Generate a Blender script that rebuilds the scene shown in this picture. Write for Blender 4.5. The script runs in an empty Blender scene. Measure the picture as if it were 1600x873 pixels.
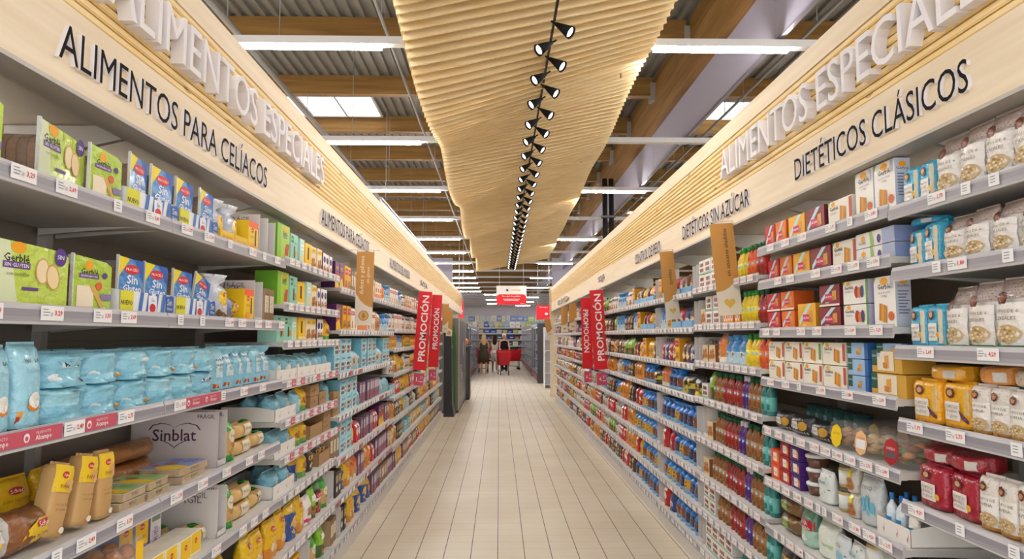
import bpy, math, random
from mathutils import Matrix, Vector
R = math.radians
C = bpy.context.scene.collection
sc = bpy.context.scene
rnd = random.Random(7)

# ------------------------------------------------------------------ camera, world, exposure
cam = bpy.data.cameras.new('camera'); camo = bpy.data.objects.new('camera', cam); C.objects.link(camo)
cam.sensor_width = 36.0; cam.lens = 24.0; cam.clip_start = 0.05; cam.clip_end = 300
camo.location = (0, 0, 1.62); camo.rotation_euler = (R(90 + 4.741), 0, R(-1.074))
sc.camera = camo
sc.view_settings.view_transform = 'Standard'; sc.view_settings.look = 'None'
sc.view_settings.gamma = 1.0; sc.view_settings.exposure = 1.35; sc.view_settings.use_curve_mapping = False
W = bpy.data.worlds.new('world'); sc.world = W; W.use_nodes = True
W.node_tree.nodes['Background'].inputs[0].default_value = (1.0, 0.97, 0.94, 1)
W.node_tree.nodes['Background'].inputs[1].default_value = 0.95
TUBE = 56.0      # emission of the fluorescent tubes
SPOT = 1.8      # emission of the track spot faces
SPOT_W = 9.0     # power of the track spots
sc.cycles.max_bounces = 6; sc.cycles.transparent_max_bounces = 12
sc.cycles.sample_clamp_indirect = 6.0

# ------------------------------------------------------------------ helpers
def lin(c):
    c = c / 255.0
    return c / 12.92 if c <= 0.04045 else ((c + 0.055) / 1.055) ** 2.4
_hc = {}
def col(h):
    if isinstance(h, tuple): return h
    if h not in _hc:
        _hc[h] = tuple(lin(int(h[i:i + 2], 16)) for i in (0, 2, 4)) + (1.0,)
    return _hc[h]

def mat_attr(name, rough, metallic=0.0, coat=0.0, bump=0.0, spec=0.5):
    m = bpy.data.materials.new(name); m.use_nodes = True; nt = m.node_tree; b = nt.nodes['Principled BSDF']
    a = nt.nodes.new('ShaderNodeAttribute'); a.attribute_name = 'Col'
    nt.links.new(a.outputs['Color'], b.inputs['Base Color'])
    b.inputs['Roughness'].default_value = rough; b.inputs['Metallic'].default_value = metallic
    b.inputs['Coat Weight'].default_value = coat; b.inputs['Coat Roughness'].default_value = 0.12
    b.inputs['Specular IOR Level'].default_value = spec
    if bump:
        tc = nt.nodes.new('ShaderNodeTexCoord'); n = nt.nodes.new('ShaderNodeTexNoise'); n.inputs['Scale'].default_value = 26
        n.inputs['Detail'].default_value = 3; bp = nt.nodes.new('ShaderNodeBump')
        bp.inputs['Strength'].default_value = bump; bp.inputs['Distance'].default_value = 0.016
        nt.links.new(tc.outputs['Object'], n.inputs['Vector']); nt.links.new(n.outputs['Fac'], bp.inputs['Height'])
        nt.links.new(bp.outputs['Normal'], b.inputs['Normal'])
    return m
M_PAPER = mat_attr('printed_card', 0.45, spec=0.4)
M_FILM = mat_attr('printed_film', 0.3, coat=0.3, bump=0.9)
M_METAL = mat_attr('painted_metal', 0.4, metallic=0.0, spec=0.6)
M_MATTE = mat_attr('matte', 0.8, spec=0.2)
def mat_clear():
    m = bpy.data.materials.new('clear_plastic'); m.use_nodes = True; nt = m.node_tree
    for n in list(nt.nodes): nt.nodes.remove(n)
    o = nt.nodes.new('ShaderNodeOutputMaterial'); mx = nt.nodes.new('ShaderNodeMixShader')
    t = nt.nodes.new('ShaderNodeBsdfTransparent'); g = nt.nodes.new('ShaderNodeBsdfPrincipled')
    g.inputs['Base Color'].default_value = (0.85, 0.85, 0.88, 1); g.inputs['Roughness'].default_value = 0.12
    tc = nt.nodes.new('ShaderNodeTexCoord'); n = nt.nodes.new('ShaderNodeTexNoise'); n.inputs['Scale'].default_value = 30
    bp = nt.nodes.new('ShaderNodeBump'); bp.inputs['Strength'].default_value = 0.9; bp.inputs['Distance'].default_value = 0.012
    nt.links.new(tc.outputs['Object'], n.inputs['Vector']); nt.links.new(n.outputs['Fac'], bp.inputs['Height'])
    nt.links.new(bp.outputs['Normal'], g.inputs['Normal'])
    mx.inputs[0].default_value = 0.14
    nt.links.new(t.outputs[0], mx.inputs[1]); nt.links.new(g.outputs[0], mx.inputs[2]); nt.links.new(mx.outputs[0], o.inputs[0])
    return m
M_CLEAR = mat_clear()
def mat_glass():
    m = bpy.data.materials.new('door_glass'); m.use_nodes = True; nt = m.node_tree
    for n in list(nt.nodes): nt.nodes.remove(n)
    o = nt.nodes.new('ShaderNodeOutputMaterial'); mx = nt.nodes.new('ShaderNodeMixShader'); mx.inputs[0].default_value = 0.08
    t = nt.nodes.new('ShaderNodeBsdfTransparent'); t.inputs[0].default_value = (.93, .95, .97, 1); g = nt.nodes.new('ShaderNodeBsdfGlossy'); g.inputs['Roughness'].default_value = 0.03
    nt.links.new(t.outputs[0], mx.inputs[1]); nt.links.new(g.outputs[0], mx.inputs[2]); nt.links.new(mx.outputs[0], o.inputs[0]); return m
M_GLASS = mat_glass()
def mat_emit(name, c, s):
    m = bpy.data.materials.new(name); m.use_nodes = True; nt = m.node_tree; b = nt.nodes['Principled BSDF']
    b.inputs['Base Color'].default_value = (0.8, 0.8, 0.8, 1)
    b.inputs['Emission Color'].default_value = c; b.inputs['Emission Strength'].default_value = s
    return m
M_TUBE = mat_emit('tube_light', (1, 0.97, 0.93, 1), TUBE)
M_TUBE2 = mat_emit('distant_tube_light', (1, 0.97, 0.93, 1), 34.0)
M_LENS = mat_emit('spot_light_face', (1, 0.97, 0.92, 1), SPOT)
M_SKYL = mat_emit('daylight_panel', (0.93, 0.97, 1, 1), 0.8)
MATS = [M_PAPER, M_FILM, M_CLEAR, M_METAL, M_MATTE]
PAPER, FILM, CLEAR, METAL, MATTE = range(5)

def mat_wood(name, c1, c2, axis='Y', scale=3.0, rough=0.5, knots=False):
    m = bpy.data.materials.new(name); m.use_nodes = True; nt = m.node_tree; b = nt.nodes['Principled BSDF']
    tc = nt.nodes.new('ShaderNodeTexCoord'); mp = nt.nodes.new('ShaderNodeMapping')
    s = [scale * 7] * 3; s['XYZ'.index(axis)] = scale * 0.35; mp.inputs['Scale'].default_value = s
    n = nt.nodes.new('ShaderNodeTexNoise'); n.inputs['Scale'].default_value = 1.6; n.inputs['Detail'].default_value = 6; n.inputs['Distortion'].default_value = 0.6
    cr = nt.nodes.new('ShaderNodeValToRGB'); cr.color_ramp.elements[0].position = 0.32; cr.color_ramp.elements[1].position = 0.68
    cr.color_ramp.elements[0].color = col(c1); cr.color_ramp.elements[1].color = col(c2)
    nt.links.new(tc.outputs['Object'], mp.inputs['Vector']); nt.links.new(mp.outputs[0], n.inputs['Vector'])
    nt.links.new(n.outputs['Fac'], cr.inputs[0])
    out = cr.outputs[0]
    if knots:
        v = nt.nodes.new('ShaderNodeTexVoronoi'); v.inputs['Scale'].default_value = 1.0
        mp2 = nt.nodes.new('ShaderNodeMapping'); s2 = [9.0] * 3; s2['XYZ'.index(axis)] = 3.0; mp2.inputs['Scale'].default_value = s2
        lt = nt.nodes.new('ShaderNodeMath'); lt.operation = 'LESS_THAN'; lt.inputs[1].default_value = 0.1
        mx = nt.nodes.new('ShaderNodeMix'); mx.data_type = 'RGBA'; mx.inputs['B'].default_value = col('8A5A2C')
        mlt = nt.nodes.new('ShaderNodeMath'); mlt.operation = 'MULTIPLY'; mlt.inputs[1].default_value = 0.55
        nt.links.new(tc.outputs['Object'], mp2.inputs['Vector']); nt.links.new(mp2.outputs[0], v.inputs['Vector'])
        nt.links.new(v.outputs['Distance'], lt.inputs[0]); nt.links.new(lt.outputs[0], mlt.inputs[0])
        nt.links.new(mlt.outputs[0], mx.inputs['Factor']); nt.links.new(out, mx.inputs['A']); out = mx.outputs['Result']
    nt.links.new(out, b.inputs['Base Color']); b.inputs['Roughness'].default_value = rough
    b.inputs['Specular IOR Level'].default_value = 0.3
    return m

class MB:
    """collects faces with a colour and a material slot each, and links them as one mesh"""
    def __init__(s): s.v = []; s.f = []; s.c = []; s.m = []; s.s = []; s.T = None
    def add(s, vs, fs, c, m=0, smooth=False, cols=None):
        b = len(s.v)
        if s.T is not None: vs = [tuple(s.T @ Vector(p)) for p in vs]
        s.v.extend(vs)
        for i, f in enumerate(fs):
            s.f.append(tuple(b + k for k in f)); s.c.append(col(cols[i] if cols else c)); s.m.append(m); s.s.append(smooth)
    def box(s, x0, x1, y0, y1, z0, z1, c, m=0, front=None, side=None, top=None):
        vs = [(x0, y0, z0), (x1, y0, z0), (x1, y1, z0), (x0, y1, z0), (x0, y0, z1), (x1, y0, z1), (x1, y1, z1), (x0, y1, z1)]
        fs = [(3, 2, 1, 0), (4, 5, 6, 7), (0, 1, 5, 4), (2, 3, 7, 6), (1, 2, 6, 5), (3, 0, 4, 7)]
        s.add(vs, fs, c, m, cols=[c, top or c, front or c, c, side or c, side or c])
    def prism(s, pts, a0, a1, c, axis='y', m=0, cols=None):
        """pts: 2D outline, extruded along axis from a0 to a1"""
        n = len(pts)
        def P(p, a): return {'y': (p[0], a, p[1]), 'x': (a, p[0], p[1]), 'z': (p[0], p[1], a)}[axis]
        vs = [P(p, a0) for p in pts] + [P(p, a1) for p in pts]
        fs = [(i, (i + 1) % n, n + (i + 1) % n, n + i) for i in range(n)]
        s.add(vs, fs + [tuple(range(n))[::-1], tuple(range(n, 2 * n))], c, m, cols=(cols + [c, c]) if cols else None)
    def lathe(s, prof, c, m=0, n=12, sx=1.0, sy=1.0, cx=0, cy=0, cols=None, smooth=True):
        vs = []; fs = []; cc = []
        for (r, z) in prof:
            for k in range(n):
                a = 2 * math.pi * k / n; vs.append((cx + r * sx * math.cos(a), cy + r * sy * math.sin(a), z))
        for i in range(len(prof) - 1):
            for k in range(n):
                fs.append((i * n + k, i * n + (k + 1) % n, (i + 1) * n + (k + 1) % n, (i + 1) * n + k)); cc.append(cols[i] if cols else c)
        fs.append(tuple(range(n))[::-1]); cc.append(cols[0] if cols else c)
        fs.append(tuple(range((len(prof) - 1) * n, len(prof) * n))); cc.append(cols[-1] if cols else c)
        s.add(vs, fs, c, m, smooth, cols=cc)
    def tube(s, p, q, r, c, m=3, n=8, r2=None):
        p = Vector(p); q = Vector(q); d = (q - p); L = d.length; M = Matrix.Translation(p) @ d.to_track_quat('Z', 'Y').to_matrix().to_4x4()
        o = s.T; s.T = (o @ M) if o is not None else M
        s.lathe([(r, 0), (r if r2 is None else r2, L)], c, m, n); s.T = o
    def mesh(s, name, mats=None):
        me = bpy.data.meshes.new(name); me.from_pydata(s.v, [], s.f)
        at = me.attributes.new('Col', 'FLOAT_COLOR', 'CORNER')
        d = []
        for f, c in zip(s.f, s.c): d.extend(c * len(f))
        at.data.foreach_set('color', d)
        mats = mats or MATS
        used = sorted(set(s.m)); 
        for k in used: me.materials.append(mats[k])
        me.polygons.foreach_set('material_index', [used.index(k) for k in s.m])
        me.polygons.foreach_set('use_smooth', s.s)
        me.update(); return me
    def obj(s, name, parent=None, mats=None, loc=None, rot=None, **k):
        o = bpy.data.objects.new(name, s.mesh(name, mats)); C.objects.link(o); o.parent = parent
        if loc: o.location = loc
        if rot: o.rotation_euler = rot
        return tag(o, **k)
def tag(o, label=None, cat=None, group=None, kind=None):
    if label: o['label'] = label
    if cat: o['category'] = cat
    if group: o['group'] = group
    if kind: o['kind'] = kind
    return o
def empty(name, loc=(0, 0, 0), rz=0, **k):
    o = bpy.data.objects.new(name, None); C.objects.link(o); o.location = loc; o.rotation_euler = (0, 0, rz); o.empty_display_size = 0.05
    return tag(o, **k)
def copy_tree(o, parent=None):
    c = o.copy(); C.objects.link(c); c.parent = parent
    for ch in o.children: copy_tree(ch, c)
    return c

_tx = {}
def text2d(t, res=2, off=0.0):
    """2D outline triangles of a text, origin at its centre, and its width and height"""
    k = (t, res, off)
    if k not in _tx:
        cu = bpy.data.curves.new('t', 'FONT'); cu.body = t; cu.size = 1; cu.resolution_u = res; cu.offset = off
        o = bpy.data.objects.new('t', cu); me = o.to_mesh()
        vs = [(v.co.x, v.co.y) for v in me.vertices]; fs = [tuple(p.vertices) for p in me.polygons]
        o.to_mesh_clear(); bpy.data.objects.remove(o); bpy.data.curves.remove(cu)
        xs = [v[0] for v in vs]; ys = [v[1] for v in vs]
        cx = (min(xs) + max(xs)) / 2; cy = (min(ys) + max(ys)) / 2
        _tx[k] = ([(x - cx, y - cy) for x, y in vs], fs, max(xs) - min(xs), max(ys) - min(ys))
    return _tx[k]

class Face:
    """draws flat shapes on a surface given by fn(u,v,off); u in -.5..+.5, v in 0..1"""
    def __init__(s, mb, fn, w, h, curved=False, m=0): s.mb = mb; s.fn = fn; s.w = w; s.h = h; s.k = 1; s.cv = curved; s.m = m
    def off(s): s.k += 1; return (0.0010 if s.cv else 0.0002) + s.k * (0.0004 if s.cv else 0.00025)
    def rect(s, u0, u1, v0, v1, c, shear=0.0):
        n = 6 if s.cv else 1; o = s.off(); vs = []; fs = []
        for j in range(n + 1):
            for i in range(n + 1):
                v = v0 + (v1 - v0) * j / n; u = u0 + (u1 - u0) * i / n + shear * (j / n)
                vs.append(s.fn(u, v, o))
        for j in range(n):
            for i in range(n): a = j * (n + 1) + i; fs.append((a, a + 1, a + n + 2, a + n + 1))
        s.mb.add(vs, fs, c, s.m, s.cv)
    def ell(s, u, v, ru, rv, c, n=14, rot=0.0):
        """radii as fractions of the face width and height"""
        o = s.off(); vs = [s.fn(u, v, o)]; rings = (0.5, 1.0) if s.cv else (1.0,)
        ca, sa = math.cos(rot), math.sin(rot)
        for r in rings:
            for k in range(n):
                a = 2 * math.pi * k / n; x = ru * s.w * math.cos(a) * r; y = rv * s.h * math.sin(a) * r
                vs.append(s.fn(u + (x * ca - y * sa) / s.w, v + (x * sa + y * ca) / s.h, o))
        fs = [(0, 1 + k, 1 + (k + 1) % n) for k in range(n)]
        if s.cv: fs += [(1 + k, 1 + n + k, 1 + n + (k + 1) % n, 1 + (k + 1) % n) for k in range(n)]
        s.mb.add(vs, fs, c, s.m, s.cv)
    def poly(s, pts, c):
        o = s.off(); s.mb.add([s.fn(u, v, o) for u, v in pts], [tuple(range(len(pts)))], c, s.m)
    def text(s, t, u, v, wf, c, hmax=0.5, rot=0.0, res=1, off=0.0, squash=None):
        vs, fs, tw, th = text2d(t, res, off); k = wf * s.w / tw
        if rot in (90, -90): k = wf * s.h / tw
        ky = min(k * (squash or 1), hmax * (s.w if rot in (90, -90) else s.h) / th)
        if squash is None and ky < k: k = ky if ky * 1.35 < k else k
        o = s.off() + (.0022 if s.cv else 0); a = R(rot); ca, sa = round(math.cos(a), 6), round(math.sin(a), 6); out = []
        for x, y in vs:
            x *= k; y *= ky; X = x * ca - y * sa; Y = x * sa + y * ca
            out.append(s.fn(u + X / s.w, v + Y / s.h, o))
        s.mb.add(out, fs, c, s.m)

# ------------------------------------------------------------------ package pictures
def pic(F, kind, u, v, r):
    """small printed pictures; r is a fraction of the face width"""
    q = F.w / F.h
    if kind == 'biscuit':
        for i, (a, c) in enumerate(((-0.35, 'C98324'), (0.0, 'E0A23C'), (0.35, 'D08C2C'))):
            x = u + a * r; y = v - 0.1 * r * q * i
            F.poly([(x - .3 * r, y - .8 * r * q), (x + .22 * r, y - .9 * r * q), (x + .3 * r, y + .8 * r * q), (x - .15 * r, y + .95 * r * q)], c)
    elif kind == 'wafer':
        F.poly([(u - .5 * r, v - .8 * r * q), (u + .5 * r, v - .8 * r * q), (u + .5 * r, v + .8 * r * q), (u - .5 * r, v + .7 * r * q)], 'DFA046')
        F.poly([(u - .9 * r, v - .8 * r * q), (u + .1 * r, v - .9 * r * q), (u + .1 * r, v - .2 * r * q), (u - .9 * r, v - .1 * r * q)], 'C9842F')
    elif kind == 'bread':
        F.ell(u - .45 * r, v, .5 * r, .75 * r * q, 'D9AE6C'); F.ell(u - .45 * r, v, .42 * r, .66 * r * q, 'F1DDB4')
        F.ell(u + .3 * r, v - .08, .5 * r, .75 * r * q, 'CF9F58', rot=.2); F.ell(u + .3 * r, v - .08, .42 * r, .66 * r * q, 'EED6A6', rot=.2)
    elif kind == 'toast':
        F.poly([(u - .9 * r, v - .6 * r * q), (u + .2 * r, v - .6 * r * q), (u + .2 * r, v + .5 * r * q), (u - .9 * r, v + .5 * r * q)], 'F4E6CC')
        F.poly([(u - .9 * r, v - .72 * r * q), (u + .2 * r, v - .72 * r * q), (u + .2 * r, v - .58 * r * q), (u - .9 * r, v - .58 * r * q)], 'C9713A')
        F.poly([(u - .1 * r, v + .5 * r * q), (u + .7 * r, v - .6 * r * q), (u + .95 * r, v - .5 * r * q), (u + .2 * r, v + .6 * r * q)], 'D9AE62')
        F.ell(u + .55 * r, v + .55 * r * q, .22 * r, .22 * r * q, 'E2663B')
    elif kind == 'bowl':
        F.ell(u, v - .35 * r * q, .95 * r, .5 * r * q, 'E08A2E'); F.ell(u, v + .15 * r * q, .85 * r, .75 * r * q, 'F6F3EE')
    elif kind == 'cookie':
        for a, b in ((-.5, .2), (.4, .35), (0, -.4), (-.75, -.5), (.75, -.35)):
            F.ell(u + a * r, v + b * r * q, .42 * r, .42 * r * q, 'B67433'); F.ell(u + a * r, v + b * r * q, .1 * r, .1 * r * q, '4A2612')
    elif kind == 'oats':
        F.ell(u, v, r, .7 * r * q, 'CDB183')
        for i in range(16):
            a = i * 2.4; rr = (i / 16) ** .5 * .85
            F.ell(u + math.cos(a) * rr * r, v + math.sin(a) * rr * .65 * r * q, .12 * r, .1 * r * q, 'E6D5AE' if i % 3 else 'A9854F', n=6)
    elif kind == 'fruit':
        F.ell(u - .4 * r, v, .5 * r, .5 * r * q, '9C2E2B'); F.ell(u + .35 * r, v - .1 * r * q, .5 * r, .5 * r * q, 'D8582A'); F.ell(u + .35 * r, v - .1 * r * q, .25 * r, .25 * r * q, 'F0A95A')
    elif kind == 'figs':
        F.ell(u - .45 * r, v, .45 * r, .8 * r * q, 'B5352C'); F.ell(u + .1 * r, v - .1 * r * q, .4 * r, .7 * r * q, 'E0803A'); F.ell(u + .6 * r, v, .35 * r, .8 * r * q, '4A4A78')
    elif kind == 'squares':
        for i in range(3):
            for j in range(2):
                x = u + (i - 1) * .7 * r; y = v + (j - .5) * .9 * r * q
                F.rect(x - .25 * r, x + .25 * r, y - .3 * r * q, y + .3 * r * q, ('7A4A22', 'B03A2A', '5A2A12')[(i + j) % 3])
    elif kind == 'heart':
        pts = []
        for k in range(24):
            t = 2 * math.pi * k / 24; pts.append((u + r * math.sin(t) ** 3, v + r * q * (13 * math.cos(t) - 5 * math.cos(2 * t) - 2 * math.cos(3 * t) - math.cos(4 * t)) / 16))
        F.poly(pts, 'E3B95A')
    elif kind == 'dots':
        for i in range(7):
            F.ell(u + (rnd.random() - .5) * 2 * r, v + (rnd.random() - .5) * 1.6 * r * q, .25 * r, .25 * r * q, rnd.choice(['D8A33C', 'C0392B', '6E3B1B', 'F0D060', '3E7A3A']))

def gerble(F, title, p, pc=.27, py=.25, band='6A4A8E', bt=None, split=None):
    F.ell(0.0, .86, .16, .07, 'F2A81E')
    F.text('Gerblé', -.02, .78, .52, '23262B', off=.015)
    if band: F.rect(-.3, .3, .64, .7, band); F.text(bt or title, 0, .67, .5, 'FFFFFF', hmax=.04)
    else: F.text(title, 0, .66, .6, '4A4A55', hmax=.05)
    pic(F, p, 0, py, pc)

def art(F, d):
    """d: list of drawing steps"""
    for st in d:
        k, a = st[0], st[1:]
        if k == 'g': gerble(F, *a)
        elif k == 'p': pic(F, *a)
        elif k == 'r': F.rect(*a)
        elif k == 'e': F.ell(*a)
        elif k == 't': F.text(*a)
        elif k == 'y': F.poly(*a)

# ------------------------------------------------------------------ package shapes (front looks to -y, base at z=0)
def carton(w, d, h, c, art_=(), side=None, top=None, side_art=None):
    mb = MB(); b = .0015
    mb.box(-w / 2, w / 2, -d / 2, d / 2, 0, h, c, PAPER, side=side, top=top)
    fn = lambda u, v, o: (u * w, -d / 2 - o, v * h)
    art(Face(mb, fn, w, h), art_)
    if side_art:
        for sg in (1, -1):
            fs = lambda u, v, o, sg=sg: (sg * (w / 2 + o), sg * u * d, v * h)
            art(Face(mb, fs, d, h), side_art)
    # closing flap seams on the top and side edges
    mb.box(-w / 2 + b, w / 2 - b, -.001, .001, h, h + .0006, top or c, PAPER)
    return [('body', mb)]

def bagmesh(w, d, h, c, style='gusset', art_=(), zones=None, n=2.6, seed=0, wr=.003, m=FILM, nt=14, na=20, horiz=False, sealc=None):
    """a soft bag lofted in rings along its long axis; zones: [(t_upto, colour)]"""
    r = random.Random(seed * 31 + 5); ph = [r.uniform(0, 6.28) for _ in range(6)]; fr = [r.uniform(.7, 1.3) for _ in range(6)]
    L, wd = (w, h) if horiz else (h, w)
    def prof(t):
        if style == 'gusset':
            k = 1 if t < .5 else max(0.0, 1 - ((t - .5) / .5) ** 2.3); hd = d / 2 * (.10 + .9 * k) * (1 - .05 * (1 - t)); hw = wd / 2 * (.96 + .04 * t)
            if t > .93: hd = .0025
        elif style == 'brick':
            hd = d / 2 * (1 - .25 * max(0, (t - .9) / .1)); hw = wd / 2 * (1 - .06 * max(0, (t - .92) / .08)) 
        elif style == 'pillow':
            s = abs(2 * t - 1); hd = d / 2 * (max(0.0, 1 - s ** 2.6)) ** .55; hw = wd / 2 * (.93 + .07 * s ** 3)
            if s > .9: hd = .002
            hd = max(hd, .002)
        elif style == 'tuft':
            if t < .62: hd = d / 2; hw = wd / 2
            elif t < .8: q = (t - .62) / .18; hd = d / 2 * (1 - .6 * q); hw = wd / 2 * (1 - .5 * q)
            else: q = (t - .8) / .2; hd = d / 2 * (.4 + .3 * q); hw = wd / 2 * (.5 + .55 * q)
        elif style == 'twist':      # twisted clear ends on both sides
            s = abs(2 * t - 1); hd = d / 2 * ((1 - (s / .78) ** 4) ** .5 if s < .74 else .22 + .25 * (s - .74) / .26); hw = wd / 2 * ((1 - (s / .78) ** 4) ** .5 if s < .74 else .22 + .7 * (s - .74) / .26)
        return hw, hd
    def wrk(a, t):
        q = .3 + abs(2 * t - 1)
        s = math.sin(a * 3 * fr[0] + ph[0] + 5 * t) * .5 + math.sin(a * 7 * fr[1] + ph[1] - 9 * t) * .35 + math.sin(t * 17 * fr[2] + ph[2] + 2 * a) * .5 + math.sin(a * 13 + ph[3] + 23 * t) * .22
        return s * wr * q
    def pos(a, cc, t):   # a across, cc depth, t along
        return ((t - .5) * L, cc, a + h / 2) if horiz else (a, cc, t * L)
    N = 2.0 / n
    vs = []; fs = []; cs = []
    for j in range(nt + 1):
        t = j / nt; hw, hd = prof(t)
        for k in range(na):
            an = 2 * math.pi * k / na; ca, sa = math.cos(an), math.sin(an)
            x = hw * math.copysign(abs(ca) ** N, ca); y = hd * math.copysign(abs(sa) ** N, sa)
            dw = wrk(x / max(wd, .01) * 2, t) * (1 if hd > .004 else .3)
            if style == 'tuft' and t > .8: dw += .012 * math.sin(an * 5 + ph[4]) + .007 * math.sin(an * 11 + ph[5])
            y += math.copysign(dw, sa) if abs(sa) > .3 else 0; x += dw * .6 * math.copysign(1, ca) if abs(ca) > .5 else 0
            vs.append(pos(x, y, t))
    def zc(t):
        if zones:
            for tt, zc_ in zones:
                if t <= tt: return zc_
        return c
    for j in range(nt):
        for k in range(na):
            fs.append((j * na + k, j * na + (k + 1) % na, (j + 1) * na + (k + 1) % na, (j + 1) * na + k)); cs.append(zc((j + .5) / nt))
    fs.append(tuple(range(na))[::-1]); cs.append(zc(0)); fs.append(tuple(range(nt * na, nt * na + na))); cs.append(zc(1))
    mb = MB(); mb.add(vs, fs, c, m, True, cols=cs)
    if style in ('gusset', 'brick') and not horiz:      # crimped seal on top
        if style == 'brick': mb.box(-w * .47, w * .47, -.003, .003, h - .002, h + .008, sealc or zc(1), FILM)
        else: mb.box(-w * .48, w * .48, -.0022, .0022, h - .006, h + .006, sealc or zc(1), FILM)
    def fn(u, v, o):
        if horiz: t = u + .5; a = (v - .5) * wd
        else: t = v; a = u * wd
        t = min(max(t, 0.001), .999); hw, hd = prof(t)
        q = min(abs(a) / max(hw, 1e-4), .97); y = -hd * (1 - q ** n) ** (1 / n) - wrk(a / max(wd, .01) * 2, t) - o - .0012
        return pos(a, y, t)
    art(Face(mb, fn, w, h, True, m), art_)
    return mb
def bag(*a, **k): return [('body', bagmesh(*a, **k))]

def bottle(r, h, liquid, cap, label, lab_art=(), neck=.4):
    mb = MB(); z1 = h * .62
    mb.lathe([(r * .9, 0), (r, .004), (r, z1), (r * .8, z1 + h * .08), (r * neck, z1 + h * .18), (r * neck, h * .9)], liquid, FILM, 14)
    lb = MB(); lb.lathe([(r * 1.015, h * .12), (r * 1.015, h * .52)], label, PAPER, 14)
    fn = lambda u, v, o: ((r * 1.015 + o) * math.sin(u * 2), -(r * 1.015 + o) * math.cos(u * 2), h * .12 + v * h * .4)
    art(Face(lb, fn, 2 * r, h * .4, True, PAPER), lab_art)
    cp = MB(); cp.lathe([(r * (neck + .1), h * .84), (r * (neck + .1), h), (r * neck * .7, h * 1.003)], cap, PAPER, 12)
    return [('body', mb), ('label', lb), ('cap', cp)]
def can(r, h, c, lid, art_=()):
    mb = MB(); mb.lathe([(r * .97, 0), (r, .003), (r, h * .94)], c, FILM, 16)
    fn = lambda u, v, o: ((r + o) * math.sin(u * 2), -(r + o) * math.cos(u * 2), v * h)
    art(Face(mb, fn, 2 * r, h, True, FILM), art_)
    l = MB(); l.lathe([(r * 1.03, h * .92), (r * 1.03, h * .99), (r * .95, h)], lid, PAPER, 16)
    return [('body', mb), ('lid', l)]
def tub(w, d, h, c, lid):
    mb = MB(); mb.lathe([(.40, 0), (.5, h * .8)], c, FILM, 16, sx=w, sy=d)
    l = MB(); l.lathe([(.52, h * .74), (.52, h * .94), (.46, h)], lid, PAPER, 16, sx=w, sy=d)
    return [('body', mb), ('lid', l)]
def loafpack(w, d, h, cc, art_, rev=False):
    """sliced loaf in film with a printed card on the front"""
    mb = MB(); n = 9
    for i in range(n):
        y = -d / 2 + .012 + (d - .014) * i / n
        pts = []
        for k in range(14):
            a = math.pi * k / 13; pts.append((-math.cos(a) * w * .44, h * .52 + math.sin(a) * h * .36))
        pts = [(-w * .42, .004)] + pts + [(w * .42, .004)]
        mb.prism(pts[::-1], y, y + (d / n) * .82, '8A6134' if i % 2 else '9A6E3C', 'y', FILM)
    cd = MB(); x0 = w / 2
    pts = [(-x0, .001), (x0, .001), (x0, h * .86), (x0 * .7, h * .94), (0, h * .97), (-x0 * .99, h)]
    cd.prism(pts[::-1], -d / 2, -d / 2 + .004, cc, 'y', FILM)
    cd.prism([(-x0 * 1.02, 0), (-x0 * .97, 0), (-x0 * .96, h * 1.01), (-x0 * 1.02, h * 1.02)], -d / 2 - .003, -d / 2 + .006, 'D9DCD2', 'y', FILM)
    fn = lambda u, v, o: (u * w, -d / 2 - o, v * h)
    art(Face(cd, fn, w, h), art_)
    wr = MB(); wr.prism([(-w * .47, .002), (w * .47, .002), (w * .47, h * .6), (w * .3, h * .93), (-w * .3, h * .93), (-w * .47, h * .6)][::-1], -d / 2 + .005, d / 2, 'C9B48E', 'y', CLEAR)
    return [('body', mb), ('front_card', cd), ('wrapper', wr)]
def clamshell(w, d, h, fill, stk, art_=()):
    mb = MB(); r = random.Random(int(w * 1000) + len(stk)); 
    for i in range(26):
        x = r.uniform(-w * .36, w * .36); y = r.uniform(-d * .42, d * .3); z = .008 + r.random() * h * .6
        mb.lathe([(.006, z), (.022, z + .005), (.024, z + .015), (.008, z + .024)], fill[i % len(fill)], PAPER, 8, cx=x, cy=y)
    sh = MB(); pr = [(.42, .001), (.5, h * .5), (.52, h * .52), (.5, h * .56), (.44, h)]
    def ring(s, z): return [(sx * w * s, sy * d * s, z) for sx, sy in ((-1, -.8), (-.8, -1), (.8, -1), (1, -.8), (1, .8), (.8, 1), (-.8, 1), (-1, .8))]
    vs = [p for s, z in pr for p in ring(s, z)]; fs = [(i * 8 + k, i * 8 + (k + 1) % 8, (i + 1) * 8 + (k + 1) % 8, (i + 1) * 8 + k) for i in range(4) for k in range(8)] + [tuple(range(8))[::-1], tuple(range(32, 40))]
    sh.add(vs, fs, 'FFFFFF', CLEAR, True)
    st = MB(); fn = lambda u, v, o: (u * w, -d * .5 - .004 - o + (v - .5) * .01, v * h)
    F = Face(st, fn, w, h); F.ell(0, .5, .26, .26 * w / h, stk, n=8 if len(art_) % 2 else 20); art(F, art_)
    return [('body', mb), ('lid', sh), ('sticker', st)]
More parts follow.
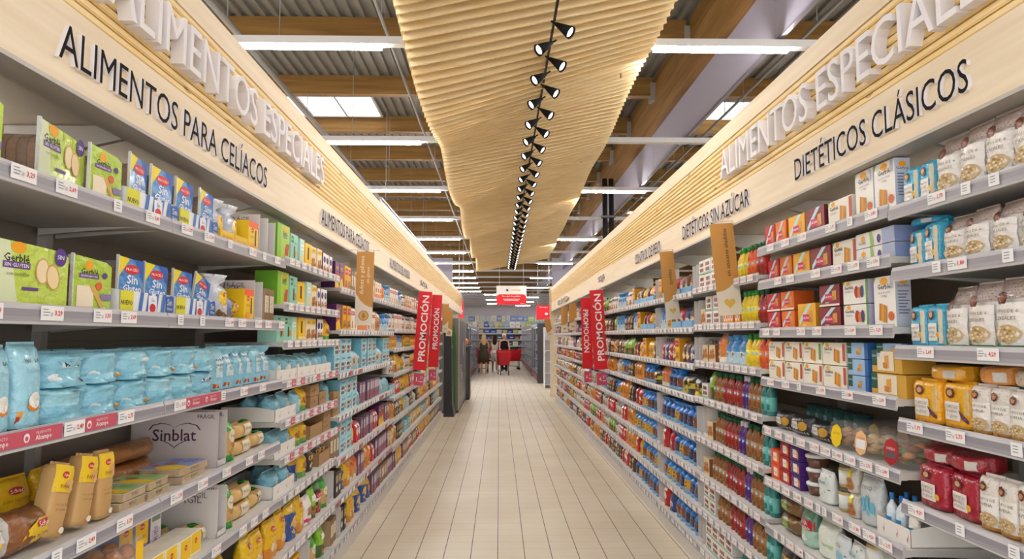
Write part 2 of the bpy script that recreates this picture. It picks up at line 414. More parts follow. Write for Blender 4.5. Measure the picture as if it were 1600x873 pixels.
def rollpack(w, d, h, ends, rolls, art_=()):
    """long rolls in clear film with coloured film ends, lying along the shelf"""
    mb = MB()
    for sgn in (-1, 1):
        a = bagmesh(w * .92, d * .48, h * .9, rolls, 'pillow', horiz=True, n=2.2, seed=3 + sgn, wr=.002, nt=8, na=12)
        mb.add([(x, y + sgn * d * .2, z) for x, y, z in a.v], a.f, rolls, PAPER, True, cols=a.c)
    e = bagmesh(w * 1.0, d * .9, h * 1.0, ends, 'twist', horiz=True, n=2.2, seed=9, wr=.004, nt=16, na=14)
    en = MB(); keep = [i for i, f in enumerate(e.f) if all(abs(e.v[k][0]) > w * .27 for k in f)]
    en.add(e.v, [e.f[i] for i in keep], ends, FILM, True)
    lb = MB(); fn = lambda u, v, o: (u * w, -d * .44 - o + (v - .5) ** 2 * d * .5, v * h)
    F = Face(lb, fn, w, h, True, FILM); F.rect(-.17, .17, .15, .85, 'EFE3C8'); art(F, art_)
    return [('body', mb), ('wrapper_end', en), ('label', lb)]
def tray(w, d, h, c, art_=(), back=0.0, cut=True):
    """open shelf-ready tray with a low printed front; slanted side panels; optional tall back"""
    mb = MB(); t = .003; hs = max(h * 1.25, back * .45) if cut else h
    mb.box(-w / 2, w / 2, -d / 2, d / 2, 0, t, c, PAPER)
    mb.box(-w / 2, w / 2, -d / 2, -d / 2 + t, t, h, c, PAPER)
    mb.box(-w / 2, w / 2, d / 2 - t, d / 2, t, max(hs, back), c, PAPER)
    for s in (-1, 1):
        x = s * w / 2
        mb.prism([(-d / 2, 0), (d / 2, 0), (d / 2, max(hs, back)), (-d / 2 + d * .35, hs), (-d / 2, h)], min(x, x - s * t), max(x, x - s * t), c, 'x', PAPER)
    fn = lambda u, v, o: (u * w, -d / 2 - o, v * h)
    art(Face(mb, fn, w, h), art_)
    return [('body', mb)]
def stand_up_card(w, d, h, c, side_art=()):
    """tall open display carton: two full side panels and a back"""
    mb = MB(); t = .004
    mb.box(-w / 2, w / 2, -d / 2, d / 2, 0, t, c, PAPER); mb.box(-w / 2, w / 2, d / 2 - t, d / 2, t, h, c, PAPER)
    for s in (-1, 1):
        x = s * w / 2; mb.box(min(x, x - s * t), max(x, x - s * t), -d / 2, d / 2, t, h, c, PAPER)
    mb.box(-w / 2, w / 2, -d / 2, -d / 2 + t, 0, h * .12, c, PAPER)
    for s in (1, -1):
        f2 = lambda u, v, o, s=s: (s * w / 2 + s * o, s * u * d, v * h)
        f3 = lambda u, v, o, s=s: (s * w / 2 - s * (t + o), -s * u * d, v * h)
        art(Face(mb, f2, d, h), side_art); art(Face(mb, f3, d, h), side_art)
    return [('body', mb)]
def dropper(r, h, c, cap, lab):
    b = bottle(r, h, c, cap, lab, [('e', 0, .3, .3, .15, '2E7FC0'), ('r', -.4, .4, .6, .8, '3B90CC')], neck=.3)
    return b

# ------------------------------------------------------------------ the catalogue
PR = {}
def proto(key, name, cat, look, w, d, h, parts, variants=None):
    """parts: list of (part name, MB); builds the near version (children) and the far version (one mesh)"""
    vs = []
    for P in ([parts] + (variants or [])):
        root = (P[0][1].mesh(name), [(n, mb.mesh(n)) for n, mb in P[1:]])
        far = None
        if len(P) > 1:
            j = MB()
            for n, mb in P: b = len(j.v); j.v += mb.v; j.f += [tuple(b + i for i in f) for f in mb.f]; j.c += mb.c; j.m += mb.m; j.s += mb.s
            far = j.mesh(name)
        vs.append((root, far))
    PR[key] = dict(name=name, cat=cat, look=look, w=w, d=d, h=h, v=vs)
SEEN = {}
def put(key, x, y, z, rz, lab, near, grp, sx=1.0, sz=1.0, tilt=0.0, roll=0.0):
    p = PR[key]; (rm, kids), far = rnd.choice(p['v'])
    o = bpy.data.objects.new(p['name'], rm if (near or far is None) else far); C.objects.link(o)
    o.location = (x, y, z); o.rotation_euler = (tilt, roll, rz); o.scale = (sx, 1, sz)
    if near:
        for n, me in kids:
            k = bpy.data.objects.new(n, me); C.objects.link(k); k.parent = o
    return tag(o, lab, p['cat'], grp)
# ------------------------------------------------------------------ the setting
def mat_floor():
    m = bpy.data.materials.new('floor_tiles'); m.use_nodes = True; nt = m.node_tree; b = nt.nodes['Principled BSDF']; L = nt.links.new
    tc = nt.nodes.new('ShaderNodeTexCoord'); sp = nt.nodes.new('ShaderNodeSeparateXYZ'); L(tc.outputs['Object'], sp.inputs[0])
    def joint(out, pitch, off, w):
        a = nt.nodes.new('ShaderNodeMath'); a.operation = 'ADD'; a.inputs[1].default_value = off + 100 * pitch + w / 2; L(out, a.inputs[0])
        q = nt.nodes.new('ShaderNodeMath'); q.operation = 'MODULO'; q.inputs[1].default_value = pitch; L(a.outputs[0], q.inputs[0])
        l = nt.nodes.new('ShaderNodeMath'); l.operation = 'LESS_THAN'; l.inputs[1].default_value = w; L(q.outputs[0], l.inputs[0]); return l.outputs[0]
    jx = joint(sp.outputs['X'], .2, .008, .006); jy = joint(sp.outputs['Y'], .18, .03, .0032)
    n = nt.nodes.new('ShaderNodeTexNoise'); n.inputs['Scale'].default_value = 1.3; n.inputs['Detail'].default_value = 5; L(tc.outputs['Object'], n.inputs['Vector'])
    cr = nt.nodes.new('ShaderNodeValToRGB'); cr.color_ramp.elements[0].color = col('DACDB8'); cr.color_ramp.elements[1].color = col('E4DAC8'); cr.color_ramp.elements[0].position = .35; cr.color_ramp.elements[1].position = .65
    L(n.outputs['Fac'], cr.inputs[0])
    m1 = nt.nodes.new('ShaderNodeMix'); m1.data_type = 'RGBA'; L(jy, m1.inputs['Factor']); L(cr.outputs[0], m1.inputs['A']); m1.inputs['B'].default_value = col('B3A48C')
    m2 = nt.nodes.new('ShaderNodeMix'); m2.data_type = 'RGBA'; L(jx, m2.inputs['Factor']); L(m1.outputs['Result'], m2.inputs['A']); m2.inputs['B'].default_value = col('4A3D2E')
    L(m2.outputs['Result'], b.inputs['Base Color']); b.inputs['Roughness'].default_value = .42; b.inputs['Specular IOR Level'].default_value = .4
    return m
def plain(name, h, r=.6):
    m = bpy.data.materials.new(name); m.use_nodes = True; b = m.node_tree.nodes['Principled BSDF']; b.inputs['Base Color'].default_value = col(h); b.inputs['Roughness'].default_value = r; return m
M_FLOOR = mat_floor()
M_BOARD = mat_wood('pale_birch', 'DFCCAE', 'EBDBC2', 'Y', 2.2, .5)
M_RIDGE = mat_wood('ridged_pine', 'E3C07E', 'F1D7A2', 'Y', 2.0, .5, knots=True)
M_SLAT = mat_wood('slat_pine', 'E6CB98', 'F3DFB4', 'X', 1.5, .5)
M_BEAM = mat_wood('glulam', '6E4E22', '8E6A36', 'X', 1.2, .6, knots=True)
M_GIRD = mat_wood('glulam_long', '7C5826', '9C7440', 'Y', 1.2, .6, knots=True)
M_DECK = plain('steel_deck', '77746F', .5)
M_WALL = plain('wall_paint', 'DDD7E0', .8)
M_LILAC = plain('lilac_panel', 'A5A1B2', .7)
MATS += [M_FLOOR, M_BOARD, M_RIDGE, M_SLAT, M_BEAM, M_GIRD, M_DECK, M_WALL, M_LILAC, M_TUBE, M_LENS, M_SKYL, M_TUBE2, M_GLASS]
FLOOR, BOARD, RIDGE, SLAT, BEAM, GIRD, DECK, WALL, LILAC, TUBEM, LENSM, SKYL, TUBEF, GLASS = range(5, 19)

m = MB(); m.add([(-14, -3, 0), (14, -3, 0), (14, 60, 0), (-14, 60, 0)], [(0, 1, 2, 3)], 'C8BBA6', FLOOR); m.obj('floor', kind='structure')
ZD = 5.5
m = MB(); p = .15; x = -14.0; pts = []
while x < 14: pts += [(x, ZD), (x + .06, ZD), (x + .075, ZD + .04), (x + .135, ZD + .04)]; x += p
pts.append((14, ZD))
for i in range(len(pts) - 1):
    (xa, za), (xb, zb) = pts[i], pts[i + 1]
    m.add([(xa, -3, za), (xb, -3, zb), (xb, 60, zb), (xa, 60, za)], [(3, 2, 1, 0)], '8E8A86', DECK)
m.obj('ceiling', kind='structure')
m = MB(); m.box(-14, 14, 60, 60.2, 0, ZD, 'C9C3CC', WALL); m.obj('wall_back', kind='structure')
m = MB(); m.box(-14.2, -14, -3, 60, 0, ZD, 'C9C3CC', WALL); m.obj('wall_left', kind='structure')
m = MB(); m.box(14, 14.2, -3, 60, 0, ZD, 'C9C3CC', WALL); m.obj('wall_right', kind='structure')
k = 0
Yb = 8.15 - 1.88 * 4
while Yb < 59:
    m = MB(); m.box(-14, 2.3, Yb - .07, Yb + .07, 5.22, ZD + .004, '9A6630', BEAM); m.obj('ceiling_beam', kind='structure')
    m = MB(); m.box(2.56, 14, Yb - .07, Yb + .07, 5.22, ZD + .004, '9A6630', BEAM); m.obj('ceiling_beam', kind='structure')
    Yb += 1.88; k += 1
g = MB(); g.box(2.34, 2.54, -2, 59, 4.80, ZD + .002, '9A6630', GIRD); g.obj('ceiling_girder', kind='structure')
m = MB()
Yb = 8.15 - 1.88 * 4
while Yb < 40:
    m.box(2.27, 2.34, Yb - .09, Yb + .09, 5.15, 5.42, '8A857C', METAL); Yb += 1.88
m.obj('beam_hangers', kind='structure')
root = empty('smoke_curtain', (2.45, 1, 4.2), label='long lilac grey hanging panel under the wooden girder, beside black column', cat='panel')
y = 1.0
while y < 40:
    q = MB(); q.box(-.01, .01, y - 1 + .006, y + 4.8 - 1 - .006, .02, .6, 'A5A1B2', LILAC); q.obj('fabric_panel', root); y += 4.8
q = MB(); q.box(-.02, .02, 0, 39, 0, .022, '7F7B88', METAL); q.obj('bottom_rail', root)
for sx, nm in ((-1, 'left'), (1, 'right')):
    q = MB(); xa, xb = (-5.0, -1.78) if sx < 0 else (2.02, 5.2)
    q.box(xa, xb, 26.0, 26.06, 2.9, 4.6, 'A5A1B2', LILAC)
    q.obj('hanging_partition', label=f'flat lilac panel rising beyond the far end of the {nm} wooden fascia', cat='panel')
q = MB(); q.box(-.012, .012, 0, 6.6, 0, 1.35, 'C5C2C8', METAL)
o = q.obj('hanging_board', loc=(-1.9, 10.8, 2.45), label='long pale grey board standing up behind the left wooden fascia', cat='panel')
b_ = MB(); b_.box(-.03, .03, 0, 6.6, 1.35, 1.38, '8E8C92', METAL); b_.obj('top_rail', o)
for yy in (.5, 6.1):
    b_ = MB(); b_.tube((0, yy, 1.38), (0, yy, ZD - 2.45), .005, '8E8C92', METAL, 5); b_.obj('hanger_wire', o)

# black twin pipe column
root = empty('steel_column', (2.2, 13.6, 0), label='black twin steel column rising beside the lilac panel', cat='column')
for s in (-1, 1):
    q = MB(); q.tube((s * .065, 0, 0), (s * .065, 0, 4.8), .05, '1E1E22', METAL, 10); q.obj('pipe', root)
for z in (2.6, 3.3, 4.0, 4.6):
    q = MB(); q.box(-.14, .14, -.055, .055, z, z + .04, '2A2A2E', METAL); q.obj('clamp', root)
q = MB(); q.box(-.16, .16, -.16, .16, 0, .03, '1E1E22', METAL); q.obj('base_plate', root)

# fluorescent rows
rowc = 0
for i in range(-1, 18):
    Y = 5.73 + 2.94 * i
    root = empty('light_rail', (0, Y, 4.1), label=f'white fluorescent rail across the ceiling, {["behind the camera","nearest","second","third","fourth","fifth","sixth","seventh","eighth","ninth","tenth","eleventh","twelfth","thirteenth","fourteenth","fifteenth","sixteenth","seventeenth","eighteenth","last"][i+1]} row down the shop', cat='ceiling light', group='fluorescent rails across the ceiling')
    q = MB(); q.box(-9, 9, -.045, .045, .02, .085, 'C9C7C6', METAL); q.obj('housing', root)
    xs = [-9.28, -5.74, -2.2, 1.34, 4.88] if i % 2 == 0 else [-9.28, -5.74, -2.2, 4.88]
    if i > 11: xs = [-5.74, 1.34, 6.5] if i % 2 else [-8.0, -.9, 4.88]  # farthest rows: tubes rearranged, extra ones added to brighten the back wall
    if i in (-1,): xs = [-5.74, -2.2, 1.34, 4.88]
    for x in xs:
        q = MB(); q.box(x, x + 1.18, -.034, .034, -.008, .02, 'FFFFFF', TUBEM if i < 8 else TUBEF); q.obj('tube', root)
    if True:
        for x in (-4.95, 3.2, -1.9, -8.5, 8.5):
            q = MB(); q.tube((x, 0, .085), (x, 0, 1.41), .004, '8A8A8A', METAL, 5); q.obj('hanger_wire', root)
# conduits
for x, z, n_ in ((-2.87, 4.92, 'thick grey conduit running down the shop above the left shelving'), (-1.25, 4.97, 'thin grey conduit beside the left edge of the slatted ceiling'), (3.4, 4.95, 'thin grey conduit beyond the lilac panel')):
    q = MB(); q.tube((x, -1, z), (x, 40, z), .035 if x < -2 else .02, '8E8C8A', METAL, 8); o = q.obj('ceiling_conduit', label=n_, cat='pipe')
    w_ = MB()
    for yy in range(1, 40, 3): w_.tube((x, yy, z), (x, yy, ZD), .006, '8A8886', METAL, 5)
    w_.obj('hanger', o)
# skylights in the deck
SK = [(-3.25, -2.08, 10.7, 11.75, 'second'), (-4.7, -3.4, 10.7, 11.75, 'a'), (3.45, 4.85, 10.9, 12.1, 'b'), (-6.5, -5.2, 10.7, 11.75, 'c'), (4.0, 5.0, 20.4, 21.4, 'f')]
SL = ['bright skylight panel nearest the slatted wooden ceiling, left side', 'bright skylight panel just outside the one nearest the wooden ceiling', 'bright skylight panel above the right fascia beyond the lilac panel', 'bright skylight panel farthest out above the left shelving', 'bright skylight panel behind the black column on the right']
for (a, b, c, d, _), l in zip(SK, SL):
    q = MB(); q.box(a, b, c, d, ZD - .03, ZD - .012, 'FFFFFF', SKYL); o = q.obj('skylight', label=l, cat='skylight')
    q = MB()
    for s0, s1, t0, t1 in ((a - .04, b + .04, c - .04, c), (a - .04, b + .04, d, d + .04), (a - .04, a, c, d), (b, b + .04, c, d), ((a + b) / 2 - .015, (a + b) / 2 + .015, c, d)):
        q.box(s0, s1, t0, t1, ZD - .045, ZD, 'B5B3B2', METAL)
    q.obj('frame', o)

# slatted wooden ceiling
root = empty('slatted_wooden_ceiling', (0, 3.4, 3.5), label='long wavy ceiling of pale timber slats hanging over the aisle', cat='slatted ceiling')
def edge(y):
    q = min(1, max(0, (y - 4) / 17)); return -.63 - .02 * math.sin(y * 1.7), 1.26 + .27 * q
def under(u, y):
    zl = 3.52 + .035 * math.sin(y * 1.9); zr = 4.02 + .012 * math.sin(y * 1.3 + 1); return zl + (zr - zl) * u + .05 * math.sin(y * 1.9 + u * 1.6) * (1 - .5 * u)
m = MB(); y = 3.4
while y < 20.9:
    xl, xr = edge(y); n = 8; vs = []
    lean = .035
    for i in range(n + 1):
        u = i / n; x = xl + (xr - xl) * u; z = under(u, y)
        vs += [(x, y, z), (x, y + .018, z), (x, y + .018 + lean, z + .17), (x, y + lean, z + .17)]
    fs = []
    for i in range(n):
        a = 4 * i
        for k in range(4): fs.append((a + k, a + 4 + k, a + 4 + (k + 1) % 4, a + (k + 1) % 4))
    fs += [(0, 1, 2, 3), (4 * n + 3, 4 * n + 2, 4 * n + 1, 4 * n)]
    m.add([(a, b - 3.4, c - 3.5) for a, b, c in vs], fs, 'D5AE70', SLAT); y += .115
m.obj('slats', root)
m = MB()
for s in (0, 1):
    n = 90
    for i in range(n):
        ya = 3.4 + 17.5 * i / n; yb = 3.4 + 17.5 * (i + 1) / n; P = []
        for yy in (ya, yb):
            e = edge(yy)[s]; z = under(s, yy); w = .012
            P.append([(e - w, yy - 3.4, z - 3.5 + .05), (e + w, yy - 3.4, z - 3.5 + .05), (e + w, yy - 3.4, z - 3.5 + .19), (e - w, yy - 3.4, z - 3.5 + .19)])
        v = P[0] + P[1]; m.add(v, [(k, (k + 1) % 4, 4 + (k + 1) % 4, 4 + k) for k in range(4)], 'B88C50', SLAT)
m.obj('edge_batten', root)
m = MB()
for i in range(35):
    ya = 3.4 + 17.5 * i / 35; yb = 3.4 + 17.5 * (i + 1) / 35; P = []
    for yy in (ya, yb):
        for u in (0, 1): P.append((edge(yy)[u], yy - 3.4, under(u, yy) + .2 - 3.5))
    m.add(P, [(0, 1, 3, 2)], 'B88C50', SLAT)
m.obj('top_board', root)
m = MB()
for yy in (6, 9, 12, 15, 18):
    for x in (-.4, 1.1): m.tube((x, yy - 3.4, .45), (x, yy - 3.4, 2.0), .005, '5A5A5A', METAL, 5)
m.obj('hanger_wire', root)

# track with spots
ONES = ['zeroth', 'first', 'second', 'third', 'fourth', 'fifth', 'sixth', 'seventh', 'eighth', 'ninth', 'tenth', 'eleventh', 'twelfth', 'thirteenth', 'fourteenth', 'fifteenth', 'sixteenth', 'seventeenth', 'eighteenth', 'nineteenth']
def ordw(n):
    if n < 20: return ONES[n]
    t = n // 10 - 2; return (('twentieth', 'thirtieth', 'fortieth', 'fiftieth', 'sixtieth')[t]) if n % 10 == 0 else ('twenty', 'thirty', 'forty', 'fifty', 'sixty')[t] + '-' + ONES[n % 10]
tk = MB(); tk.box(.362, .378, 3.6, 20.6, 3.74, 3.765, '1A1A1C', METAL)
tk.obj('spot_track', label='black lighting track along the middle of the slatted ceiling', cat='lighting track')
def make_spot():
    r = empty('track_spotlight')
    q = MB(); q.lathe([(.012, -.08), (.045, .055), (.042, .057), (.035, .04)], '17171A', MATTE, 18); b = q.obj('housing', r)
    f = MB(); f.lathe([(.033, .04), (.033, .044)], 'FFFFFF', LENSM, 18); f.obj('lens', r)
    s_ = MB(); s_.box(-.006, .006, -.006, .006, -.12, -.07, '17171A', MATTE); s_.obj('stem', r)
    return r
sp = make_spot()
L0 = bpy.data.lights.new('spot_lamp', 'SPOT'); L0.energy = SPOT_W; L0.spot_size = R(85); L0.spot_blend = .6; L0.color = (1, .93, .84); L0.shadow_soft_size = .04
lo = bpy.data.objects.new('spot_lamp', L0); C.objects.link(lo); lo.parent = sp; lo.location = (0, 0, .1); lo.rotation_euler = (R(180), 0, 0)
n = 0; y = 4.35
while y < 20.4:
    r = sp if n == 0 else copy_tree(sp)
    right = n % 2 == 0
    d = Vector((.7 if right else -.8, -.34, -.6)).normalized()
    r.location = (.37 + (.06 if right else -.06), y, 3.64); r.rotation_mode = 'QUATERNION'; r.rotation_quaternion = d.to_track_quat('Z', 'Y')
    tag(r, f'{ordw(n + 1)} black cone spotlight from the near end of the ceiling track, aimed {"right" if right else "left"}', 'spotlight', 'cone spotlights on the ceiling track')
    y += .285; n += 1

# wooden fascias with raised lettering
XL, XR = -1.16, 1.40
def fascia(s, X, y0, y1, lab):
    root = empty('wooden_fascia', (X, y0, 2.29), label=lab, cat='fascia'); L = y1 - y0
    def P(a, b, z0, z1, c, mm): q = MB(); q.box(min(a * s, b * s), max(a * s, b * s), 0, L, z0, z1, c, mm); return q
    P(0, .06, 0, .218, 'D9C4A0', BOARD).obj('lower_board', root)
    P(0, .06, .53, .63, 'D9C4A0', BOARD).obj('top_board', root)
    q = MB(); n = 10; pz = (.53 - .218) / n
    for i in range(n):
        z = .218 + i * pz; pr = [(.05, z), (.004, z), (.004, z + .002), (-.0, z + .005), (-.0, z + pz - .009), (.006, z + pz - .006), (.02, z + pz - .005), (.02, z + pz), (.05, z + pz)]
        pr = [(a * s, b) for a, b in pr]; q.prism(pr if s > 0 else pr[::-1], 0, L, 'E3C080', 'y', RIDGE)
    q.obj('ridged_panel', root)
    q = MB(); q.box(min(.0 * s, .09 * s), max(0, .09 * s), 0, L, -.012, 0, 'A9A39B', METAL); q.obj('edge_trim', root)
    q = MB(); q.box(min(.09 * s, .55 * s), max(.09 * s, .55 * s), 0, L, .06, .075, 'B9AE9C', METAL); q.box(min(.09 * s, .105 * s), max(.09 * s, .105 * s), 0, L, -.012, .06, 'B0A899', METAL); q.obj('soffit', root)
    yy = 1.1 - y0
    while yy < L:
        q = MB(); q.prism([(.1 * s, .055), (.1 * s, .02), (.52 * s, -.08), (.55 * s, -.08), (.55 * s, .055)][::(1 if s < 0 else -1)], yy - .012, yy + .012, 'B5AEA2', 'y', METAL); q.obj('bracket', root); yy += 1.25
    return root
FLs = fascia(-1, XL, .3, 21.3, 'pale wooden fascia with ridged band above the left shelving')
FRs = fascia(1, XR, .3, 18.3, 'pale wooden fascia with ridged band above the right shelving')
q = MB(); q.box(1.36, 1.95, 18.3, 18.36, 0, 2.95, 'D9C4A0', BOARD); q.obj('gondola_end_panel', label='tall pale wooden end panel closing the right shelving run', cat='panel')

def letters(t, side, ya, yb, z, h, depth, face, name, lab, off=.0):
    """raised letters; ya = the end where reading starts"""
    vs, fs, tw, th = text2d(t, 3, off); w = abs(yb - ya); kx = w / tw; kz = h / th if th else 1
    # caps height governs: accents stick out above
    q = MB(); n = len(vs); X = XL if side < 0 else XR; dx = -side
    def P(x, y, o):
        # left wall is read towards +y, right wall towards -y
        Y = (ya + (x + tw / 2) * kx) if side < 0 else (ya - (x + tw / 2) * kx)
        return (X + dx * o, Y, z + (y + th / 2) * kz)
    back = [P(x, y, .0) for x, y in vs]; front = [P(x, y, depth) for x, y in vs]
    ed = {}
    for f in fs:
        for i in range(len(f)):
            a, b = f[i], f[(i + 1) % len(f)]; ed[(a, b)] = ed.get((a, b), 0) + 1
    sd = [(a, b) for (a, b) in ed if (b, a) not in ed]
    par = list(range(n))
    def fd(a):
        while par[a] != a: par[a] = par[par[a]]; a = par[a]
        return a
    for f in fs:
        for k_ in f[1:]: par[fd(k_)] = fd(f[0])
    grp = {}
    for k_ in range(n): grp.setdefault(fd(k_), []).append(k_)
    isl = [[min(vs[k_][0] for k_ in g), max(vs[k_][0] for k_ in g), set(g)] for g in grp.values() if len(g) > 2]
    isl.sort(key=lambda t_: -(t_[1] - t_[0])); out = []
    for a, b, g in isl:
        for L_ in out:
            if min(b, L_[1]) - max(a, L_[0]) > .6 * (b - a): L_[2] |= g; break
        else: out.append([a, b, g])
    root = empty(name, back[0], label=lab, cat='lettering'); bx = Vector(back[0])
    for a, b, g in sorted(out, key=lambda t_: t_[0]):
        ix = {v_: i_ for i_, v_ in enumerate(sorted(g))}; m_ = len(ix); l = MB(); loc = lambda p: tuple(Vector(p) - bx)
        fr = [loc(front[v_]) for v_ in sorted(g)]; bk = [loc(back[v_]) for v_ in sorted(g)]
        l.add(fr, [tuple(ix[v_] for v_ in f) for f in fs if f[0] in g], face, MATTE)
        l.add(bk + fr, [(ix[a_], ix[b_], m_ + ix[b_], m_ + ix[a_]) for a_, b_ in sd if a_ in g], 'E4E0E4', PAPER)
        l.obj('letter', root)
    return root
LBIG = 'E9E6EA'
SIGNS = [
    ('ALIMENTOS PARA CELÍACOS', -1, 1.745, 3.34, 2.345, .128, .013, '121318', 'dark lettering reading ALIMENTOS PARA CELÍACOS nearest on the left fascia'),
    ('ALIMENTOS ESPECIALES', -1, 1.9, 4.3, 2.575, .172, .045, LBIG, 'large white lettering reading ALIMENTOS ESPECIALES on the left ridged band'),
    ('ALIMENTOS PARA CELÍACOS', -1, 4.38, 6.0, 2.345, .128, .013, '121318', 'dark lettering reading ALIMENTOS PARA CELÍACOS farther along the left fascia'),
    ('ALIMENTOS DEL MUNDO', -1, 7.15, 8.75, 2.345, .1, .013, '121318', 'dark lettering reading ALIMENTOS DEL MUNDO on the left fascia'),
    ('SOJA', -1, 10.0, 10.9, 2.345, .1, .013, '121318', 'short dark lettering farthest along the left fascia'),
    ('DIETÉTICOS CLÁSICOS', 1, 3.13, 1.94, 2.345, .128, .013, '121318', 'dark lettering reading DIETÉTICOS CLÁSICOS on the right fascia'),
    ('ALIMENTOS ESPECIALES', 1, 4.1, 1.72, 2.575, .172, .045, LBIG, 'large white lettering reading ALIMENTOS ESPECIALES on the right ridged band'),
    ('DIETÉTICOS SIN AZÚCAR', 1, 5.1, 3.72, 2.345, .128, .013, '121318', 'dark lettering reading DIETÉTICOS SIN AZÚCAR on the right fascia'),
    ('CONTROL DE PESO', 1, 6.9, 5.82, 2.345, .1, .013, '121318', 'dark lettering reading CONTROL DE PESO on the right fascia'),
    ('SOJA', 1, 9.55, 8.9, 2.345, .1, .013, '121318', 'short dark lettering on the right fascia beyond CONTROL DE PESO'),
    ('BIO', 1, 16.0, 13.6, 2.345, .1, .028, '9A948E', 'faint small lettering near the far end of the right fascia')]
for t, s, ya, yb, z, h, d, f, lb in SIGNS: letters(t, s, ya, yb, z, h, d, f, 'sign_lettering', lb)

# ------------------------------------------------------------------ shelving
LVL = {'LA': [2.0, 1.675, 1.377, 1.06, .77, .46, .15], 'LB': [2.02, 1.777, 1.576, 1.364, 1.16, .97, .765, .455, .15], 'LC': [1.952, 1.648, 1.34, 1.04, .735, .45, .15], 'LD': [1.95, 1.68, 1.47, 1.2, .95, .7, .42, .14],
       'RA': [2.058, 1.838, 1.566, 1.314, 1.036, .78, .45, .15], 'RB': [2.072, 1.893, 1.64, 1.385, 1.13, .87, .625, .38, .15], 'RC': [1.94, 1.68, 1.43, 1.18, .91, .65, .41, .15], 'RD': [1.925, 1.665, 1.40, 1.17, .9, .65, .40, .15]}
LU = [('LA', 1.1), ('LA', 2.35), ('LB', 3.6), ('LC', 4.85), ('LC', 6.1), ('LD', 7.35), ('LD', 8.6), ('LD', 9.85), ('LD', 11.1), ('LD', 12.35)]
RU = [('RA', 1.15), ('RB', 2.4), ('RC', 3.65), ('RD', 4.9), ('RD', 6.15), ('RD', 7.4), ('RD', 8.65), ('RD', 9.9), ('RD', 11.15), ('RD', 12.4), ('RD', 13.65), ('RD', 14.9), ('RD', 16.15)]
XSL, XSR, DEP = -1.125, 1.395, .46
ORD = ['zeroth', 'first', 'second', 'third', 'fourth', 'fifth', 'sixth', 'seventh', 'eighth', 'ninth', 'tenth', 'eleventh', 'twelfth', 'thirteenth', 'fourteenth', 'fifteenth', 'sixteenth']
tagm = {}
def tag_mesh(price, w=.086):
    if (price, w) not in tagm:
        q = MB(); h = .036; q.box(-w / 2, w / 2, -.0008, .0008, -h / 2, h / 2, 'F2F1F2', PAPER)
        fn = lambda u, v, o: (u * w, -.0008 - o, (v - .5) * h); F = Face(q, fn, w, h)
        if w > .05:
            for i in range(3): F.rect(-.44, -.2 + .05 * (i % 2), .72 - i * .2, .79 - i * .2, '9A9CA4')
            F.rect(-.12, -.02, .3, .55, 'C9C9CE'); F.text(price, .24, .5, .34, 'D8323C', .7, 0, 1, .02)
        else:
            for i in range(3): F.rect(-.3, .2, .7 - i * .22, .78 - i * .22, '9A9CA4')
        tagm[(price, w)] = q.mesh('price_tag')
    return tagm[(price, w)]
PRICES = ['2,69', '3,29', '1,80', '2,75', '4,29', '3,50', '1,99', '2,49']
def promo_mesh(w):
    k = ('promo', round(w, 3))
    if k not in tagm:
        q = MB(); h = .036; q.box(-w / 2, w / 2, -.0006, .0006, -h / 2, h / 2, 'C9576A', PAPER)
        fn = lambda u, v, o: (u * w, -.0006 - o, (v - .5) * h); F = Face(q, fn, w, h); n = max(1, int(w / .15))
        for i in range(n):
            u = (i + .5) / n - .5; F.ell(u - .06 / w, .5, .011 / w, .011 / h, 'F4E9EC'); F.ell(u - .06 / w, .45, .006 / w, .006 / h, 'C9576A')
            F.text('PRODUCTO', u, .72, .055 / w, 'F4E9EC'); F.text('Alcampo', u, .35, .06 / w, 'F4E9EC', .5, 0, 1, .02)
        tagm[k] = q.mesh('promo_strip')
    return tagm[k]
def far_strip(y0, y1, s, seed, promo=False):
    """the row of tags of a far shelf as printed marks along its lip"""
    r = random.Random(seed); q = MB(); y = y0 + .01
    while y < y1 - .05:
        w = r.uniform(.05, .09); c = 'F2F1F2' if r.random() < .75 else ('C9576A' if promo else 'DDE0E6')
        q.add([(0, y, -.016), (0, y + w, -.016), (-s * .004, y + w, .018), (-s * .004, y, .018)], [(0, 1, 2, 3) if s > 0 else (3, 2, 1, 0)], c, PAPER); y += w + r.uniform(.015, .06)
    return q
